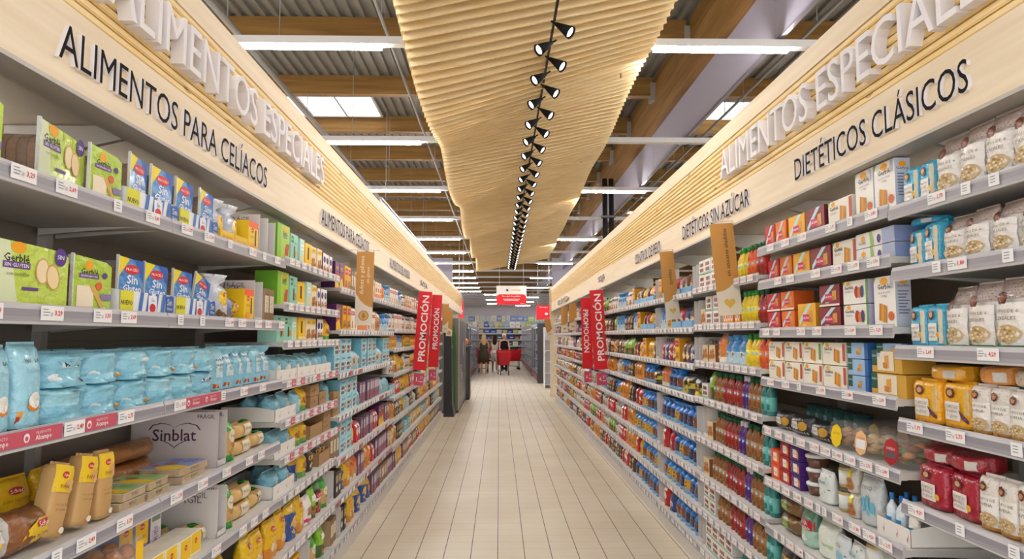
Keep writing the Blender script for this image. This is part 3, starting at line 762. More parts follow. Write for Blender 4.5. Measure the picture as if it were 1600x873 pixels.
def unit(s, lv, y0, idx, first, last):
    X = XSR if s > 0 else XSL; nm = 'right' if s > 0 else 'left'; L = 1.25
    root = empty('shelving_unit', (X, y0, 0), label=f'grey metal shelving unit, {ORD[idx + 1]} from the near end of the {nm} run', cat='shelving unit', group=f'shelving units of the {nm} run')
    q = MB(); a, b = sorted((s * DEP, s * (DEP + .02))); q.box(a, b, 0, L, .0, 2.2, '8A8176', METAL)
    if idx < 5:
        for i in range(7): q.box(*sorted((s * (DEP - .0015), s * DEP)), .0, L, .1 + i * .3, .103 + i * .3, '6E665C', METAL)
    q.obj('back_panel', root)
    q = MB(); q.box(*sorted((s * .02, s * DEP)), .002, L - .002, 0, .1, 'C9C6C4', METAL); q.obj('plinth', root)
    for yy in ((.017, L - .017) if last else (.017,)):
        q = MB(); q.box(*sorted((s * (DEP - .035), s * DEP)), yy - .015, yy + .015, 0, 2.2, 'B5B1AC', METAL); q.obj('upright', root)
    near = y0 < 4.8
    for k, z in enumerate(LVL[lv]):
        q = MB(); e = .003; zt = z + .012
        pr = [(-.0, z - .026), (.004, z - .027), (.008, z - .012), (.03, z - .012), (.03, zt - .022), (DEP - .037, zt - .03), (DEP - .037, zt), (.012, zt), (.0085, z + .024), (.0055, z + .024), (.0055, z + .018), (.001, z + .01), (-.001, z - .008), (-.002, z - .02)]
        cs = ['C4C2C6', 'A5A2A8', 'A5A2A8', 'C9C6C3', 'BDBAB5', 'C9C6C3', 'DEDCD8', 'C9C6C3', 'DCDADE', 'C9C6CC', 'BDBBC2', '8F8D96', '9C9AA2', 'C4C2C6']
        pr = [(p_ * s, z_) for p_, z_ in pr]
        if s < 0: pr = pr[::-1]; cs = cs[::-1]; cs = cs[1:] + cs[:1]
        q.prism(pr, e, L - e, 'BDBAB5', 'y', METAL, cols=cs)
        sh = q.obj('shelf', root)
        for yy in (.045, L - .045):
            q = MB(); q.prism([(s * .06, z - .012), (s * (DEP - .04), z - .042), (s * (DEP - .04), z - .02)][::(1 if s < 0 else -1)], yy - .01, yy + .01, 'C5C1BA', 'y', METAL)
            q.obj('bracket', sh)
        promo = (s < 0 and k in (2, 3, 4, 5) and idx >= 1) or (s < 0 and k == 2)
        fx = -s * .0035
        if near:
            yy = .06
            while yy < L - .09:
                r_ = rnd.random(); w = .04 if r_ < .15 else .086
                t = bpy.data.objects.new('price_tag', tag_mesh(rnd.choice(PRICES), w)); C.objects.link(t); t.parent = sh
                t.location = (fx, yy + w / 2, z + .002); t.rotation_euler = (0, 0, R(90 if s < 0 else -90)); yy += w + .004
                if promo and r_ > .35 and yy < L - .24 and idx < 2 and k == 2:
                    w2 = .3 if (r_ > .6 and yy < L - .34) else .15
                    t = bpy.data.objects.new('promo_strip', promo_mesh(w2)); C.objects.link(t); t.parent = sh
                    t.location = (fx, yy + w2 / 2, z + .002); t.rotation_euler = (0, 0, R(90)); tag(t, 'pink promotional strip'); yy += w2 + .01
                elif promo and idx == 2 and k in (3, 4, 5, 6) and r_ > .3:
                    t = bpy.data.objects.new('promo_strip', promo_mesh(.08)); C.objects.link(t); t.parent = sh
                    t.location = (fx, yy + .04, z + .002); t.rotation_euler = (0, 0, R(90)); tag(t, 'pink promotional strip'); yy += .085
                else: yy += rnd.uniform(.01, .05) if (s > 0 and k > 3 and idx == 1) or idx == 2 else rnd.uniform(.03, .2)
        else:
            q = far_strip(0, L, s, idx * 10 + k + (s > 0) * 500, promo and idx < 5); o = q.obj('price_tags', sh); o.location = (fx - s * .001, 0, z); o['kind'] = 'stuff'
    return root
for i, (lv, y0) in enumerate(LU): unit(-1, lv, y0, i, i == 0, i == len(LU) - 1)
for i, (lv, y0) in enumerate(RU): unit(1, lv, y0, i, i == 0, i == len(RU) - 1)

# ------------------------------------------------------------------ stocking the shelves
CNT = {}
def stock(s, i, k, spec):
    """spec: 'key:y0:y1[:layers[:deep[:opts]]] ...' along shelf k (0 = top) of unit i; y in metres from the camera"""
    lv, y0 = (RU if s > 0 else LU)[i]; z0 = LVL[lv][k] + .0125; near = y0 < 4.8
    nm = 'right' if s > 0 else 'left'; X = XSR if s > 0 else XSL
    for tok in spec.split():
        a = tok.split(':'); key = a[0]; p = PR[key]; ya, yb = float(a[1]), float(a[2])
        lay = int(a[3]) if len(a) > 3 and a[3] else 1; deep = int(a[4]) if len(a) > 4 and a[4] else 1
        op = dict((o[0], float(o[1:])) for o in a[5].split(',')) if len(a) > 5 else {}
        w = p['w']; n = max(1, int((yb - ya) / w + .12)); pitch = (yb - ya) / n; sx = min(1, (pitch - .003) / w) if pitch < w + .003 else min(1.12, (pitch - .003) / w)
        setb = .042 + op.get('b', 0)
        if k and 's' not in op:
            av = LVL[lv][k - 1] - LVL[lv][k] - .06
            if lay * p['h'] > av: op['s'] = av / (lay * p['h'])
        for dp in range(deep):
            L_ = lay if dp == 0 else max(1, lay)
            for l in range(L_):
                for j in range(n):
                    if dp and rnd.random() < .12: continue
                    yc = ya + pitch * (j + .5); loose = p['h'] > .1 and 'bag' in p['name'] or 'pouch' in p['name'] or 'pack' in p['name']
                    jit = rnd.uniform(-.012, .012) if not lay > 1 else rnd.uniform(-.003, .003)
                    yaw = (rnd.uniform(-.11, .11) * (.5 if lay > 1 else 1) if loose else rnd.uniform(-.02, .02)) + op.get('r', 0)
                    if key == 'fllie': yaw *= 3
                    if p['name'] == 'display_tray': yaw = jit = 0
                    xc = X + s * (setb + p['d'] / 2 + dp * (p['d'] + .006) + abs(jit) + abs(yaw) * p['w'] / 2)
                    rz = R(90 if s < 0 else -90) + yaw
                    z = z0 + op.get('z', 0) + (.004 if loose and lay == 1 else 0) + abs(math.sin(op.get('l', 0))) * p['w'] / 2 + l * (p['h'] + .0015) * op.get('s', 1)
                    kk = (s, i, k, p['look'], dp, l); CNT[kk] = CNT.get(kk, 0) + 1; c = CNT[kk]
                    dw = '' if deep == 1 else ('front ', 'middle ' if deep == 3 else 'back ', 'back ')[dp]
                    lw = '' if lay == 1 else (('bottom ', 'top ') if lay == 2 else ('bottom ', 'middle ', 'top '))[l]
                    row = f'{dw}{lw}row, ' if dw or lw else ''
                    hid = 'inside row, ' if 'b' in op and op['b'] > .1 else ''
                    lab = f"{p['look']}, {ordw(c)} along, {row or hid}{ORD[k + 1]} shelf down, {ORD[i + 1]} {nm} unit"
                    put(key, xc, yc, z, rz, lab, near, f"{p['look']}s, shelf {k + 1} of {nm} unit {i + 1}", sx, op.get('s', 1) * (1 + (rnd.uniform(-.09, 0) if loose and lay == 1 else 0)), 0, op.get('l', 0))

# ------------------------------------------------------------------ the catalogue: left side
gb = lambda t, p: [('r', -.5, .5, 0, .12, 'A6C63A'), ('e', -.3, .2, .12, .1, 'CFE08A'), ('g', t, p, .2, .3), ('e', .38, .82, .09, .13, '5B3C8C'), ('t', 'SIN', .38, .85, .1, 'FFFFFF'), ('r', .15, .42, .3, .36, '6A4A8E'), ('t', 'sin gluten', .28, .33, .22, 'FFFFFF')]
proto('green', 'sliced_bread_pack', 'bread', 'wide lime green sliced bread pack', .235, .24, .165, loafpack(.232, .24, .165, 'C4DA5C', [('y', [(-.48, .02), (-.2, .02), (-.34, .98), (-.49, 1)], 'DCE5BE'), ('e', -.22, .9, .1, .09, 'F2A81E'), ('t', 'Gerblé', -.24, .74, .34, '23262B', .5, 0, 1, .015), ('r', -.42, -.06, .58, .68, '6A4A8E'), ('t', 'SIN GLUTEN', -.24, .63, .32, 'FFFFFF'), ('t', 'con semillas', -.22, .5, .3, '6E7A3A'), ('r', -.16, .06, .26, .31, '6A4A8E'), ('p', 'bread', .2, .58, .2), ('e', .36, .84, .09, .15, '5B3C8C'), ('t', 'SIN', .36, .84, .1, 'FFFFFF')]))
proto('green2', 'toast_bread_pack', 'bread', 'square lime green toast bread pack', .165, .2, .175, loafpack(.16, .2, .172, 'B5D349', [('e', -.1, .84, .1, .09, 'F2A81E'), ('t', 'Gerblé', -.08, .72, .44, '23262B', .5, 0, 1, .015), ('r', -.34, .16, .6, .68, '6A4A8E'), ('t', 'RECETA BRIOCHE', -.09, .64, .42, 'FFFFFF'), ('p', 'toast', -.05, .28, .38), ('e', .3, .68, .07, .06, '5B3C8C'), ('r', .22, .48, .22, .34, '8A7FB0')]))
sgc = [('y', [(-.5, .6), (-.05, .98), (-.5, 1)], 'F0DB2E'), ('y', [(-.32, .98), (.5, .96), (.5, .55), (.1, .98)], '2C62B8'), ('e', .03, .78, .3, .09, 'D6323A'), ('t', 'PROCELI', .03, .78, .46, 'FFFFFF'), ('t', 'Sin', .05, .6, .42, 'F6F9FD', .5, 0, 1, .02), ('t', 'Gluten', .05, .44, .72, 'F6F9FD', .5, 0, 1, .02), ('r', -.5, .5, .1, .26, 'E99A2C'), ('r', -.5, .5, 0, .1, 'C9B89A')]
proto('sg', 'crispbread_pack', 'bread', 'blue and yellow bread pack', .125, .16, .205, loafpack(.12, .16, .2, '4C8FD4', sgc))
def stripes(w, h, n):
    o = [('r', -.5, -.5 + .22, 0, 1, 'E3DE35'), ('t', 'NUEVO', -.39, .5, .19, '1E2E2A', .6, 0, 1, .03)]
    for i in range(n):
        x = -.2 + i * .7 / n; o.append(('y', [(x, 0), (x + .065, 0), (x + .105, 1), (x + .04, 1)], '3F78C8'))
    return o + [('r', -.02, .14, .1, .9, 'F3F5FA'), ('e', .06, .35, .06, .2, 'D6323A'), ('t', 'Sin', .06, .7, .06, '2C62B8'), ('r', .32, .47, .1, .95, '2F5FAE'), ('t', 'Sin', .395, .68, .1, 'FFFFFF'), ('t', 'Gluten', .395, .38, .12, 'FFFFFF')]
proto('nuevo', 'display_tray', 'tray', 'white display tray with blue diagonal stripes', .35, .26, .075, tray(.35, .26, .075, 'EEF0F2', stripes(.35, .075, 5)))
proto('ytray', 'display_tray', 'tray', 'yellow fronted open display tray', .16, .24, .06, tray(.158, .24, .055, 'F2C61C', [('t', 'SIN GLUTEN', 0, .5, .7, 'B98A10')]))
proto('wtray', 'display_tray', 'tray', 'low white cardboard display tray', .38, .28, .07, tray(.375, .28, .062, 'E9E6E1', [('y', [(-.3, .5), (-.28, .2), (-.24, .8), (-.28, .4)], 'C0392B'), ('y', [(.1, .5), (.12, .2), (.16, .8), (.12, .4)], 'C0392B'), ('y', [(.4, .5), (.42, .2), (.46, .8), (.42, .4)], 'C0392B')]))
proto('ktray', 'display_tray', 'tray', 'brown kraft cardboard display tray', .3, .28, .07, tray(.29, .28, .08, 'A9845A', []))
proto('ybag', 'biscuit_bag', 'biscuits', 'clear puffy bag with yellow oval label', .15, .1, .2, bag(.15, .1, .2, 'C6CBD9', 'tuft', [('e', .08, .36, .26, .3, 'F3CB16', 14, .35), ('e', .1, .56, .07, .05, 'D2342E'), ('t', 'Schär', .1, .56, .14, 'FFFFFF'), ('e', 0, .14, .3, .1, '6E4A28')], wr=.006, zones=[(.16, '8A7A6A'), (.8, 'BFC6D8'), (1, 'DCE2EA')]))
proto('ybox', 'snack_carton', 'biscuits', 'yellow snack carton with orange top', .12, .1, .15, carton(.118, .1, .15, 'F5C91A', [('r', -.5, .5, .8, 1, 'F0642C'), ('e', -.1, .72, .14, .08, 'D2342E'), ('t', 'Schär', -.1, .72, .24, 'FFFFFF'), ('r', .18, .3, .25, .75, '4A3413'), ('t', 'SNACK', -.12, .5, .4, '8A5A10'), ('e', -.1, .2, .25, .1, 'E8A33A')], top='F0642C'))
proto('wcard', 'display_carton', 'carton', 'tall white open display carton', .12, .3, .2, stand_up_card(.118, .3, .2, 'DAD6D4', [('t', 'MUY FRÁGIL', .05, .9, .6, '5A4A50'), ('t', 'FRÁGIL', .05, .82, .45, '5A4A50')]))
fl = [('t', 'HARINA', 0, .8, .5, '22303A', .5, 0, 1, .01), ('t', 'Sin Gluten', 0, .68, .6, '6AA7C8'), ('p', 'bowl', .05, .3, .27), ('r', -.42, -.3, .04, .2, 'E8A03A'), ('r', -.42, -.36, .04, .14, 'C0392B')]
proto('flour', 'flour_bag', 'flour', 'tall pale blue flour bag', .108, .08, .215, bag(.106, .08, .215, 'A3D9EA', 'gusset', fl, seed=1), [bag(.106, .08, .213, 'A0D6E8', 'gusset', fl, seed=2, wr=.004)])
lj = [('r', -.25, .3, .6, .78, 'DCEAF0'), ('t', 'HARINA', .02, .69, .45, '22303A'), ('r', .26, .36, .12, .3, 'E8A03A'), ('r', .36, .42, .12, .3, 'C0392B'), ('e', -.3, .3, .1, .12, 'E8F0F2')]
fv = [bag(.148, .15, .088, '8CC9DE', 'brick', a, wr=.017, seed=s, n=2.4, zones=z) for s, a, z in ((2, lj, None), (3, lj[:1] + lj[2:4], [(.3, '7FBFD8'), (1, '93CFE3')]), (4, lj[2:], None), (6, [], [(.5, '86C6DC'), (1, 'A2D8E8')]), (8, lj[:2], None))]
proto('fllie', 'flour_parcel', 'flour', 'crumpled blue flour parcel', .15, .15, .092, fv[0], fv[1:])
fs_ = [('r', -.3, .34, .3, .82, 'C9E4EE'), ('t', 'HARINA', 0, .72, .6, '22303A'), ('t', 'PASTELERÍA', 0, .6, .6, '22303A'), ('t', 'PIZZA', 0, .48, .4, '22303A'), ('r', -.4, -.15, .05, .15, 'C0392B'), ('r', -.3, -.2, .05, .15, 'E8A03A')]
proto('flst', 'baking_mix_bag', 'flour', 'upright pale blue baking bag', .12, .1, .19, bag(.12, .085, .19, '93CDE1', 'gusset', fs_, wr=.006, seed=5), [bag(.12, .085, .185, '8BC8DE', 'tuft', fs_, wr=.006, seed=9)])
pa = [('e', .05, .4, .34, .34, 'F2CB17', 14, .3), ('e', .12, .62, .16, .1, 'C8322E'), ('t', 'Schär', .12, .62, .26, 'FFFFFF', .5), ('t', 'SIN GLUTEN', .02, .36, .4, '9A7410')]
proto('pastry', 'pastry_bag', 'pastry', 'clear pastry bag with yellow label', .17, .11, .11, bag(.17, .11, .11, '7C4B26', 'pillow', pa, horiz=True, wr=.006, n=2.2, zones=[(.1, 'C9C3BE'), (.28, '8E5A34'), (.9, '7C4B26'), (1, 'CFCAC6')]), [bag(.17, .11, .11, '8B5530', 'pillow', pa + [('r', .28, .42, .5, .75, 'EDEDF2')], horiz=True, wr=.006, n=2.2, seed=4, zones=[(.25, '6F86C8'), (.9, '9A6A44'), (1, 'CFCAC6')])])
proto('pastry2', 'muffin_bag', 'pastry', 'clear yellow banded muffin bag', .16, .12, .17, bag(.16, .12, .17, '6B4427', 'gusset', [('y', [(-.45, .05), (.1, .05), (.25, .6), (-.2, .62)], 'E0A51C'), ('t', 'SIN GLUTEN', -.1, .25, .4, '7A5A10'), ('r', .1, .3, .72, .85, 'E6E6EA')], wr=.006, seed=2, zones=[(.6, '6B4427'), (.85, '9C8878'), (1, '9A5A2C')]))
pb = [('r', -.5, .5, .62, 1, 'E8C42A'), ('e', -.1, .86, .18, .05, 'C8322E'), ('t', 'Schär', -.1, .86, .3, 'FFFFFF'), ('e', .22, .72, .26, .09, 'D9A86A'), ('t', 'PAN', -.1, .7, .4, '8A5A10'), ('t', 'rico en fibra', 0, .45, .7, '8A6A3A'), ('t', 'artesano', 0, .38, .6, '8A6A3A'), ('e', .25, .1, .14, .045, 'EFE6D4')]
proto('slim', 'paper_bread_bag', 'bread', 'slim kraft bread bag with yellow top', .066, .06, .195, bag(.066, .055, .195, 'C8A069', 'brick', pb, m=PAPER, wr=.0015, n=5))
def flat(c1, c2):
    mb = MB(); w, d, h = .2, .15, .032
    mb.lathe([(.46, 0), (.5, .006), (.5, h - .006), (.47, h)], 'B79B78', FILM, 4, sx=1, sy=1)
    mb = MB(); mb.box(-w / 2, w / 2, -d / 2, d / 2, 0, h * .75, 'C2A988', FILM); mb.prism([(-w / 2 - .006, h * .75), (w / 2 + .006, h * .75), (w / 2, h * .82), (-w / 2, h * .82)][::-1], -d / 2 - .004, d / 2 + .004, 'D8CDBB', 'y', FILM)
    f = lambda u, v, o: (u * w, (v - .5) * d, h * .82 + o); F = Face(mb, f, w, d)
    F.rect(-.5, .5, 0, 1, c1); F.ell(-.32, .35, .2, .4, 'F2CB17'); F.ell(.0, .6, .12, .16, 'A9693A'); F.ell(-.2, .85, .08, .08, 'C8322E'); F.rect(.15, .48, .15, .85, c2); F.text('SIN GLUTEN', .3, .5, .26, 'FFFFFF')
    g = lambda u, v, o: (u * w, -d / 2 - o, v * h * .75); G = Face(mb, g, w, h); G.text('wraps', 0, .5, .3, '6A5434')
    return [('body', mb)]
proto('flatg', 'flatbread_pack', 'bread', 'flat green and yellow flatbread pack', .21, .16, .028, flat('A6C68A', '8DB56E'))
proto('flatb', 'flatbread_pack', 'bread', 'flat blue and yellow flatbread pack', .21, .16, .028, flat('8E9BD2', '6E7FC4'))
proto('loaf', 'baguette_pack', 'bread', 'brown loaf in clear wrap', .3, .12, .07, bag(.3, .13, .07, 'A8713E', 'pillow', [], horiz=True, wr=.003, n=2.2))
proto('rolls', 'bread_roll_pack', 'bread', 'green ended pale roll pack', .24, .14, .075, rollpack(.24, .14, .075, '2FA83A', 'D9B374', [('t', 'Proceli', 0, .6, .25, '7A5A2A')]))
proto('rollup', 'upright_roll_bag', 'bread', 'upright roll bag with green film top', .13, .1, .19, bag(.13, .1, .19, 'CFA768', 'gusset', [('e', 0, .6, .3, .16, 'E9DFC4'), ('t', 'Proceli', 0, .6, .4, '3C7A38'), ('e', 0, .3, .32, .14, 'BD8E4C')], wr=.005, zones=[(.12, '2C9A3A'), (.7, 'CFA768'), (1, '2FA83A')]))
proto('orange', 'pizza_base_carton', 'baked goods', 'yellow and orange sloping carton', .17, .16, .16, carton(.165, .16, .15, 'EE6A2C', [('y', [(-.5, 0), (.1, 0), (.3, 1), (-.5, 1)], 'F2C31C'), ('e', -.2, .8, .1, .07, 'C8322E'), ('t', 'Schär', -.2, .8, .18, 'FFFFFF'), ('t', 'CROISSANT', -.12, .6, .5, 'FFFFFF'), ('p', 'bread', .15, .3, .25)], top='F2C31C', side='E14A26'))
proto('buns', 'bun_pack', 'baked goods', 'pack of round brown buns', .13, .12, .19, [('body', (lambda mb: ([mb.lathe([(.2, z), (.9, z + .012), (1, z + .026), (.5, z + .048)], 'B9753A', FILM, 12, sx=.03, sy=.03, cx=x, cy=y) for z in (.01, .065, .12) for x in (-.032, .032) for y in (-.03, .03)], mb)[1])(MB())), ('wrapper', (lambda mb: (mb.box(-.065, .065, -.06, .06, 0, .19, 'D8C8A8', CLEAR), mb)[1])(MB())), ('corner_label', (lambda mb: (mb.box(.03, .066, -.062, -.0605, .01, .18, '6E86CC', PAPER), mb.box(.03, .066, -.0625, -.062, .11, .18, 'F2C31C', PAPER), mb)[-1])(MB()))])
proto('yblue', 'snack_carton', 'biscuits', 'yellow and blue slim carton', .09, .1, .19, carton(.088, .1, .185, '7F92D6', [('r', -.5, .5, .5, 1, 'F2C31C'), ('e', 0, .85, .2, .06, 'C8322E'), ('t', 'Schär', 0, .85, .34, 'FFFFFF'), ('t', 'CHIPS', 0, .65, .6, '9A7410'), ('p', 'toast', 0, .3, .3)], side='8E9BD2', top='D8B020'))
proto('purplew', 'cereal_carton', 'cereal', 'white and purple leaning carton', .07, .1, .2, carton(.068, .1, .2, 'EDE9EC', [('r', -.4, .4, .1, .6, 'D9CFE0'), ('t', 'COOKIES', 0, .35, .6, '6E4A7E', .5, 90), ('r', -.4, .4, .75, .9, '7FA07A')], side='8E7F9E', top='EDE9EC'))
proto('ysmall', 'sample_carton', 'biscuits', 'small white carton with yellow front', .1, .1, .085, carton(.098, .1, .085, 'F0E9DA', [('y', [(-.44, .1), (.44, .05), (.44, .95), (-.44, .95)], 'F4C81B'), ('e', 0, .6, .12, .12, 'C8322E'), ('t', 'Schär', 0, .6, .2, 'FFFFFF')]))
ylb = [('e', 0, .78, .2, .07, 'C8322E'), ('t', 'Schär', 0, .78, .34, 'FFFFFF'), ('t', 'SIN GLUTEN', 0, .62, .7, 'A97C10'), ('p', 'bread', 0, .3, .3)]
proto('ylong', 'breadstick_bag', 'bread', 'yellow topped breadstick bag', .12, .08, .2, bag(.12, .08, .2, 'F0C51D', 'gusset', ylb, wr=.004, zones=[(.45, 'B5742F'), (1, 'F2C61D')]), [bag(.12, .08, .19, 'F0C51D', 'gusset', ylb, wr=.005, seed=4, zones=[(.3, 'D98B2C'), (1, 'EFBE18')])])
proto('cobalt', 'cookie_bag', 'biscuits', 'cobalt blue and yellow cookie bag', .15, .09, .19, bag(.15, .09, .19, '2A56A6', 'gusset', [('e', 0, .4, .36, .27, 'F2C31C'), ('e', 0, .38, .24, .2, 'DDB27A'), ('t', 'Schär', 0, .82, .4, 'F2C31C')], wr=.004, zones=[(.75, '27509E'), (1, 'F0C21C')]), [bag(.15, .09, .18, '2A56A6', 'gusset', [('y', [(-.45, .05), (.45, .4), (.45, .7), (-.45, .3)], 'F2C31C'), ('e', 0, .5, .25, .2, 'C98B45')], wr=.005, seed=6, zones=[(.7, '24488F'), (1, 'E8B51A')])])
proto('redwh', 'cereal_bag', 'cereal', 'dark bag with red and white panel', .15, .09, .19, bag(.15, .09, .19, '2E2226', 'gusset', [('r', -.4, .4, .2, .6, 'F2EFEA'), ('r', -.4, .4, .5, .68, 'B3202C'), ('t', 'CHOCO', 0, .59, .6, 'FFFFFF'), ('p', 'cookie', 0, .3, .28)], wr=.004, zones=[(.15, 'B3202C'), (.8, '3A262C'), (1, '3E8A3E')]))
proto('pinkbag', 'snack_bag', 'snacks', 'white snack bag with pink base', .15, .08, .17, bag(.15, .09, .17, 'F0E9E8', 'gusset', [('r', -.5, .5, .05, .25, 'C8336A'), ('p', 'cookie', 0, .5, .25)], wr=.005))
# second and third left units
proto('gbox', 'biscuit_carton', 'biscuits', 'large lime green biscuit carton', .2, .12, .2, carton(.195, .12, .195, 'A8CF3A', [('r', -.5, -.2, 0, 1, '8CC22E'), ('e', .1, .86, .14, .07, 'F2A81E'), ('t', 'Gerblé', .1, .76, .4, '23262B', .5, 0, 1, .015), ('r', -.08, .28, .63, .7, '2E4A2A'), ('t', 'SIN GLUTEN', .1, .665, .32, 'FFFFFF'), ('y', [(.1, .05), (.35, .08), (.45, .5), (.22, .48)], 'C8322E')], side='6FB02A', top='8CC22E'))
def boxv(key, c, look, w, h, a, side=None, d=.1, name='biscuit_carton', cat='biscuits'): proto(key, name, cat, look, w, d, h, carton(w * .985, d, h, c, a, side=side))
boxv('teal', '8FCDB8', 'mint green biscuit carton', .13, .17, [('r', -.4, -.1, .7, .92, '2E7A5C'), ('t', 'BIO', -.25, .81, .22, 'FFFFFF'), ('r', -.05, .1, .2, .6, '3E4A40'), ('p', 'biscuit', .2, .35, .16), ('t', 'galletas', .15, .7, .4, '2E6A50')], 'A9DCC9')
boxv('mint', 'BFE3D6', 'pale mint slim carton', .09, .16, [('r', -.3, .3, .6, .8, 'F2F6F0'), ('t', 'maíz', 0, .7, .4, '3A7A60'), ('e', 0, .3, .3, .14, 'F0D890')])
boxv('yhole', 'F3C522', 'yellow carton with dark slot', .13, .15, [('r', -.12, .12, .35, .85, '3E2F16'), ('r', -.5, .5, 0, .2, 'F6E9B0'), ('t', 'SIN GLUTEN', 0, .1, .7, 'A97C10')])
boxv('cream', 'EFE2C2', 'cream carton with round biscuits', .12, .15, [('p', 'cookie', 0, .35, .35), ('r', -.4, .4, .75, .92, 'F3C522'), ('t', 'galletas', 0, .83, .5, '8A5A10')], 'E5D4A8')
boxv('wpair', 'EDE8EE', 'white and brown slim carton', .08, .14, [('e', 0, .7, .35, .16, '3A2A5A'), ('p', 'cookie', 0, .3, .3), ('r', -.5, .5, 0, .08, '4A2A6A')], '4A2A5A')
boxv('purp', '6E2A6E', 'purple snack carton', .14, .19, [('r', -.5, .5, .35, .6, 'A83C28'), ('y', [(-.5, 0), (.5, 0), (.1, .45), (-.5, .3)], 'F2C31C'), ('t', 'MAÍZ', 0, .8, .6, 'F2C31C')], '4E1E52')
boxv('ysn', 'F0B81C', 'tall yellow snack carton', .12, .19, [('p', 'cookie', 0, .3, .32), ('r', -.35, .35, .65, .9, 'C8322E'), ('t', 'SNACKS', 0, .78, .6, 'FFFFFF')], 'D89A18')
boxv('wred', 'F0ECE8', 'white carton with red band', .11, .18, [('r', -.5, .5, .7, .88, 'C8322E'), ('t', 'Noglut', 0, .79, .7, 'FFFFFF'), ('p', 'biscuit', 0, .3, .3)], 'D9D4D0')
boxv('worg', 'F2E3CC', 'white and orange carton', .11, .17, [('r', -.5, .5, 0, .35, 'E8842C'), ('e', 0, .55, .3, .15, 'B5652C'), ('t', 'cereal', 0, .85, .6, '5A3A2A')], 'E8D2B0')
boxv('lblue', 'A5DAEA', 'light blue pastry carton', .2, .13, [('p', 'squares', -.1, .35, .2), ('e', .3, .4, .13, .2, 'D87A3A'), ('e', .3, .4, .07, .1, 'F2E6D0'), ('t', 'cupcakes', 0, .82, .6, '2A5A70')], '7CC4DC')
boxv('pcart', '8E6F8A', 'mauve slim carton', .07, .17, [('r', -.4, .4, .5, .9, 'D9CCD8'), ('t', 'barritas', 0, .7, .7, '4A2A46', .5, 90), ('e', 0, .25, .3, .12, 'B53A3A')], '6E4F6A')
boxv('brslim', '8A6A4A', 'brown slim carton', .07, .17, [('r', -.4, .4, .3, .8, 'E9DCC4'), ('t', 'crackers', 0, .55, .6, '4A2A16', .5, 90)], 'B59A74')
boxv('black', '2A2628', 'black slim carton', .09, .18, [('r', -.4, .4, .55, .85, 'B59A60'), ('e', 0, .3, .3, .12, 'E9DCC4')], '3E383A')
proto('clearbag', 'biscuit_bag', 'biscuits', 'clear bag of pale biscuits with blue ends', .18, .1, .15, bag(.18, .11, .15, 'C9D6D8', 'gusset', [('e', 0, .45, .3, .3, 'E4D9BE'), ('p', 'cookie', 0, .45, .2)], wr=.006, zones=[(.15, '9CCFE0'), (.75, 'C3CFD0'), (1, 'A9D6E4')]))
proto('lbag', 'baking_mix_bag', 'flour', 'small light blue baking mix bag', .13, .09, .13, bag(.13, .1, .13, '8ECBE0', 'gusset', [('e', 0, .35, .3, .25, 'E9E2CC'), ('t', 'copos', 0, .68, .5, '2A5A70')], wr=.006), [bag(.13, .1, .125, '83C3DA', 'gusset', [('e', .1, .35, .25, .2, 'D8C08A')], wr=.007, seed=5)])
proto('ybr', 'biscuit_bag', 'biscuits', 'yellow biscuit bag with green base', .12, .09, .16, bag(.12, .09, .16, 'EDB91C', 'gusset', [('p', 'cookie', 0, .45, .3)], wr=.005, zones=[(.2, '5FA24A'), (1, 'EFBE20')]))
proto('kbox', 'kraft_carton', 'carton', 'closed brown kraft carton', .2, .22, .085, carton(.19, .22, .082, 'A68257', [('e', 0, .5, .06, .12, '3E2C18'), ('r', -.4, -.2, .3, .6, '8E6C44')], side='9A774E', top='B08C60'))
# ------------------------------------------------------------------ right side
jl = lambda c, q: [('e', -.02 - .1, .78, .17, .13, '5A2A20', 8), ('e', -.12, .78, .1, .07, 'D9A27A', 8), ('r', -.34, .22, .16, .58, 'F1ECE6'), ('t', 'TORTITAS', -.06, .47, .48, '8A8078'), ('t', 'DE ' + q, -.06, .37, .44, '8A8078'), ('t', 'sin gluten', -.06, .26, .4, '9A9088')]
def cake(key, c, cs, look, w, h, q, extra):
    m = bagmesh(w, .075, h, c, 'brick', jl(c, q) + extra, wr=.0016, n=5, zones=[(.04, cs), (1, c)])
    proto(key, 'rice_cake_pack', 'rice cakes', look, w, .078, h, [('body', m)])
cake('tblue', '45B4DA', '2F9CC6', 'sky blue rice cake pack', .09, .145, 'MAÍZ', [('e', .3, .3, .14, .07, 'F2B81C'), ('r', .34, .47, .1, .9, 'D9CDB2')])
cake('tyel', 'EFAF1C', 'D8951A', 'golden yellow quinoa cake pack', .145, .14, 'QUINOA', [('y', [(.18, .42), (.46, .2), (.46, .12), (.3, .2)], '5A3450'), ('r', .38, .48, .3, .9, 'D9B56A')])
cake('tred', 'A9243A', '8E1A2C', 'crimson rice cake pack with dots', .145, .14, 'ARROZ', [('p', 'dots', 0, .94, .01), ('e', .32, .3, .08, .08, 'E8B01C')] + [('e', -.45 + .1 * i, .9 + .05 * (i % 2), .015, .015, 'E9D0D0', 6) for i in range(10)] + [('e', -.45 + .04 * (i % 2), .1 + .13 * i, .012, .012, 'E9D0D0', 6) for i in range(6)])
for k, c, lk, q in (('lyel', 'E8A81C', 'yellow rice cake pack lying flat', ''), ('lred', 'A0202F', 'crimson rice cake pack lying flat', ''), ('lblu', '2E9CC8', 'sky blue rice cake pack lying flat', ''), ('lor', 'E0944A', 'orange paper pack lying flat', '')):
    proto(k, 'rice_cake_pack', 'rice cakes', lk, .15, .14, .06, bag(.15, .14, .06, c, 'pillow', [('r', .2, .4, .2, .7, 'C9C3BE')], horiz=True, wr=.003, n=4, seed=len(k)))
